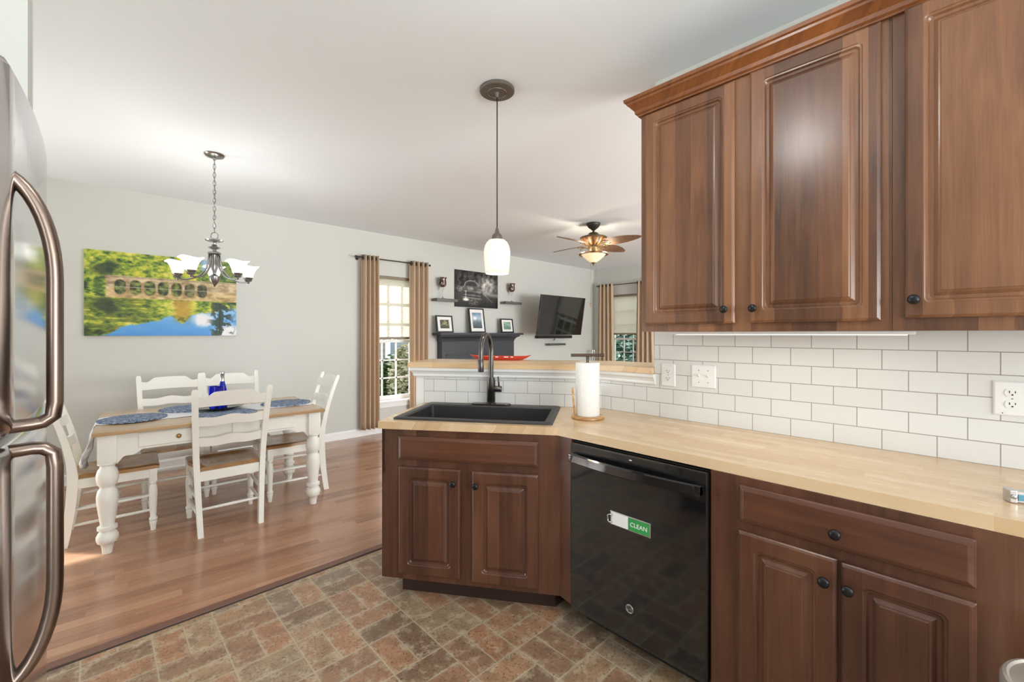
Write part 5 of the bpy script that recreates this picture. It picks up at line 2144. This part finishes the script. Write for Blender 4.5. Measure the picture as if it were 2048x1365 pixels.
floating_shelf('weathered gray floating shelf left of the car picture', 3.862, 0.385, 1.898)
floating_shelf('weathered gray floating shelf right of the car picture', 5.258, 0.385, 1.920)


def candle_cup(label, x, z):
    t = thing('candle_holder', label, 'candle holder', (x, WY - 0.085, z), 0, 'stemmed candle holders')
    bm = nb()
    lathe(bm, [(0.0, 0.0), (0.038, 0.0), (0.040, 0.004), (0.012, 0.012), (0.005, 0.022), (0.0045, 0.115), (0.010, 0.122), (0.005, 0.130), (0.018, 0.140), (0.026, 0.150), (0.020, 0.158), (0.016, 0.172), (0.0, 0.173)], seg=22)
    link('stem', bm, M['clear_glass'], t, True, auto=60)
    bm = nb()
    po = [(0.018, 0.174), (0.042, 0.186), (0.054, 0.205), (0.056, 0.235), (0.052, 0.285), (0.055, 0.305), (0.066, 0.320)]
    pi2 = [(r_ - 0.004, z_ + 0.001) for r_, z_ in po[::-1]]
    rings(bm, [[(r_ * math.cos(b), r_ * math.sin(b), z_) for b in (2 * PI * i / 28 for i in range(28))] for r_, z_ in po + pi2], True)
    link('cup', bm, M['mercury'], t, True)
    return t


candle_cup('mosaic glass candle holder on the shelf left of the car picture', 3.815, 1.8985)
candle_cup('mosaic glass candle holder on the shelf right of the car picture', 5.265, 1.9205)


def photo_frame(label, x, w, h, kind, wm, hm, cx=0.0):
    t = thing('photo_frame', label, 'photo frame', (x, WY - 0.125, MH + 0.0045), 0, 'photo frames on the mantel')
    # the frame leans back: bake the tilt into the meshes
    rot = Matrix.Rotation(math.radians(-9), 4, 'X')
    bw = 0.020
    bm = nb()
    for a, b in (((-w / 2, 0), (-w / 2 + bw, h)), ((w / 2 - bw, 0), (w / 2, h)), ((-w / 2 + bw, 0), (w / 2 - bw, bw)), ((-w / 2 + bw, h - bw), (w / 2 - bw, h))):
        box(bm, (a[0], -0.012, a[1]), (b[0], 0.010, b[1]))
    bmesh.ops.transform(bm, matrix=rot, verts=bm.verts[:])
    link('frame', bm, M['frame_black'], t)
    bm = nb()
    box(bm, (-w / 2 + bw, -0.004, bw), (w / 2 - bw, 0.008, h - bw))
    bmesh.ops.transform(bm, matrix=rot, verts=bm.verts[:])
    mb = link('mat_board', bm, M['mat_board'], t)
    p = painted('photo', wm, hm, 40, 40, small_picture(kind), M['print_gloss'], mb, -0.0052, 0.0, h / 2)
    p.matrix_local = rot @ Matrix.Translation((cx, 0, 0))
    return t


photo_frame('small black frame with an autumn photo at the left end of the mantel', 3.835, 0.30, 0.262, 1, 0.165, 0.135)
photo_frame('tall black frame with a seascape photo in the middle of the mantel', 4.475, 0.315, 0.40, 2, 0.19, 0.255)
photo_frame('small black frame with a green photo at the right end of the mantel', 5.130, 0.285, 0.243, 3, 0.165, 0.130)

# ------------------------------------------------------------------ television
TVN = thing('television', 'flat television on a wall mount tilted down beside the fireplace', 'television', (6.074, 5.04, 1.689), 0)
TWd, THt = 1.22, 0.70
rot = Matrix.Rotation(math.radians(8.8), 4, 'X')
bm = nb()
box(bm, (-TWd / 2, -0.012, -THt / 2), (TWd / 2, 0.022, THt / 2), 0.006)
box(bm, (-TWd * 0.36, 0.02, -THt * 0.34), (TWd * 0.36, 0.05, THt * 0.22), 0.01)
bmesh.ops.transform(bm, matrix=rot, verts=bm.verts[:])
link('bezel', bm, M['gunmetal'], TVN)
bm = nb()
box(bm, (-TWd / 2 + 0.012, -0.0135, -THt / 2 + 0.016), (TWd / 2 - 0.012, -0.0115, THt / 2 - 0.012))
bmesh.ops.transform(bm, matrix=rot, verts=bm.verts[:])
link('screen', bm, M['black_gloss'], TVN)
bm = nb()
tube(bm, [(0, 0.045, 0), (0.16, 0.20, 0), (0.20, 0.36, 0), (0.15, WY - 5.04 - 0.02, 0)], 0.018, 8)
box(bm, (0.06, WY - 5.04 - 0.022, -0.16), (0.26, WY - 5.04 - 0.0008, 0.16))
box(bm, (-0.10, 0.05, -0.09), (0.10, 0.062, 0.09))
link('wall_mount', bm, M['black_matte'], TVN)

SBR = thing('soundbar', 'slim black soundbar on the wall under the television', 'soundbar', (6.435, WY, 1.305))
bm = nb()
box(bm, (-0.50, -0.10, -0.028), (0.50, -0.018, 0.028), 0.012)
link('speaker_bar', bm, M['black_matte'], SBR)
bm = nb()
for x in (-0.3, 0.3):
    box(bm, (x - 0.02, -0.03, -0.02), (x + 0.02, -0.0006, 0.02))
link('bracket', bm, M['black_matte'], SBR)
bm = nb()
tube(bm, [(-0.05, -0.05, -0.027), (0.0, -0.04, -0.07), (0.05, -0.03, -0.05), (0.06, -0.01, -0.03)], 0.006, 8)
link('cable', bm, M['silver'], SBR, True)
t = floating_shelf('small gray floating shelf below the soundbar', 6.465, 0.48, 1.180, 0.040, 0.12)

SS = thing('corner_stand', 'small silvery two-post stand in the far room corner behind the paper towels', 'stand', (7.55, 5.42, 0))
bm = nb()
lathe(bm, [(0.0, 0.0), (0.12, 0.0), (0.12, 0.012), (0.02, 0.02)], seg=28)
link('base', bm, M['silver'], SS, True, auto=40)
for s in (-1, 1):
    bm = nb()
    lathe(bm, [(0.008, 0.015), (0.008, 0.86), (0.018, 0.87), (0.018, 0.92), (0.010, 0.925), (0.010, 0.985), (0.018, 0.99), (0.018, 1.03), (0.012, 1.035)], (s * 0.028, 0, 0), 14)
    link('post', bm, M['silver'], SS, True, auto=40)

# kitchen ceiling fixture just above the frame, whose reflection shows on the wall cabinet
KL = thing('ceiling_light', 'round white flush ceiling light over the kitchen floor', 'ceiling light', (0.76, 0.66, CEIL))
bm = nb()
lathe(bm, [(0.19, -0.0005), (0.195, -0.01), (0.195, -0.04), (0.185, -0.045)], seg=40)
link('rim', bm, M['white_plastic'], KL, True, auto=40)
bm = nb()
lathe(bm, [(0.185, -0.042), (0.175, -0.07), (0.12, -0.10), (0.05, -0.113), (0.0, -0.115)], seg=40)
link('diffuser', bm, M['chand_glass'], KL, True)
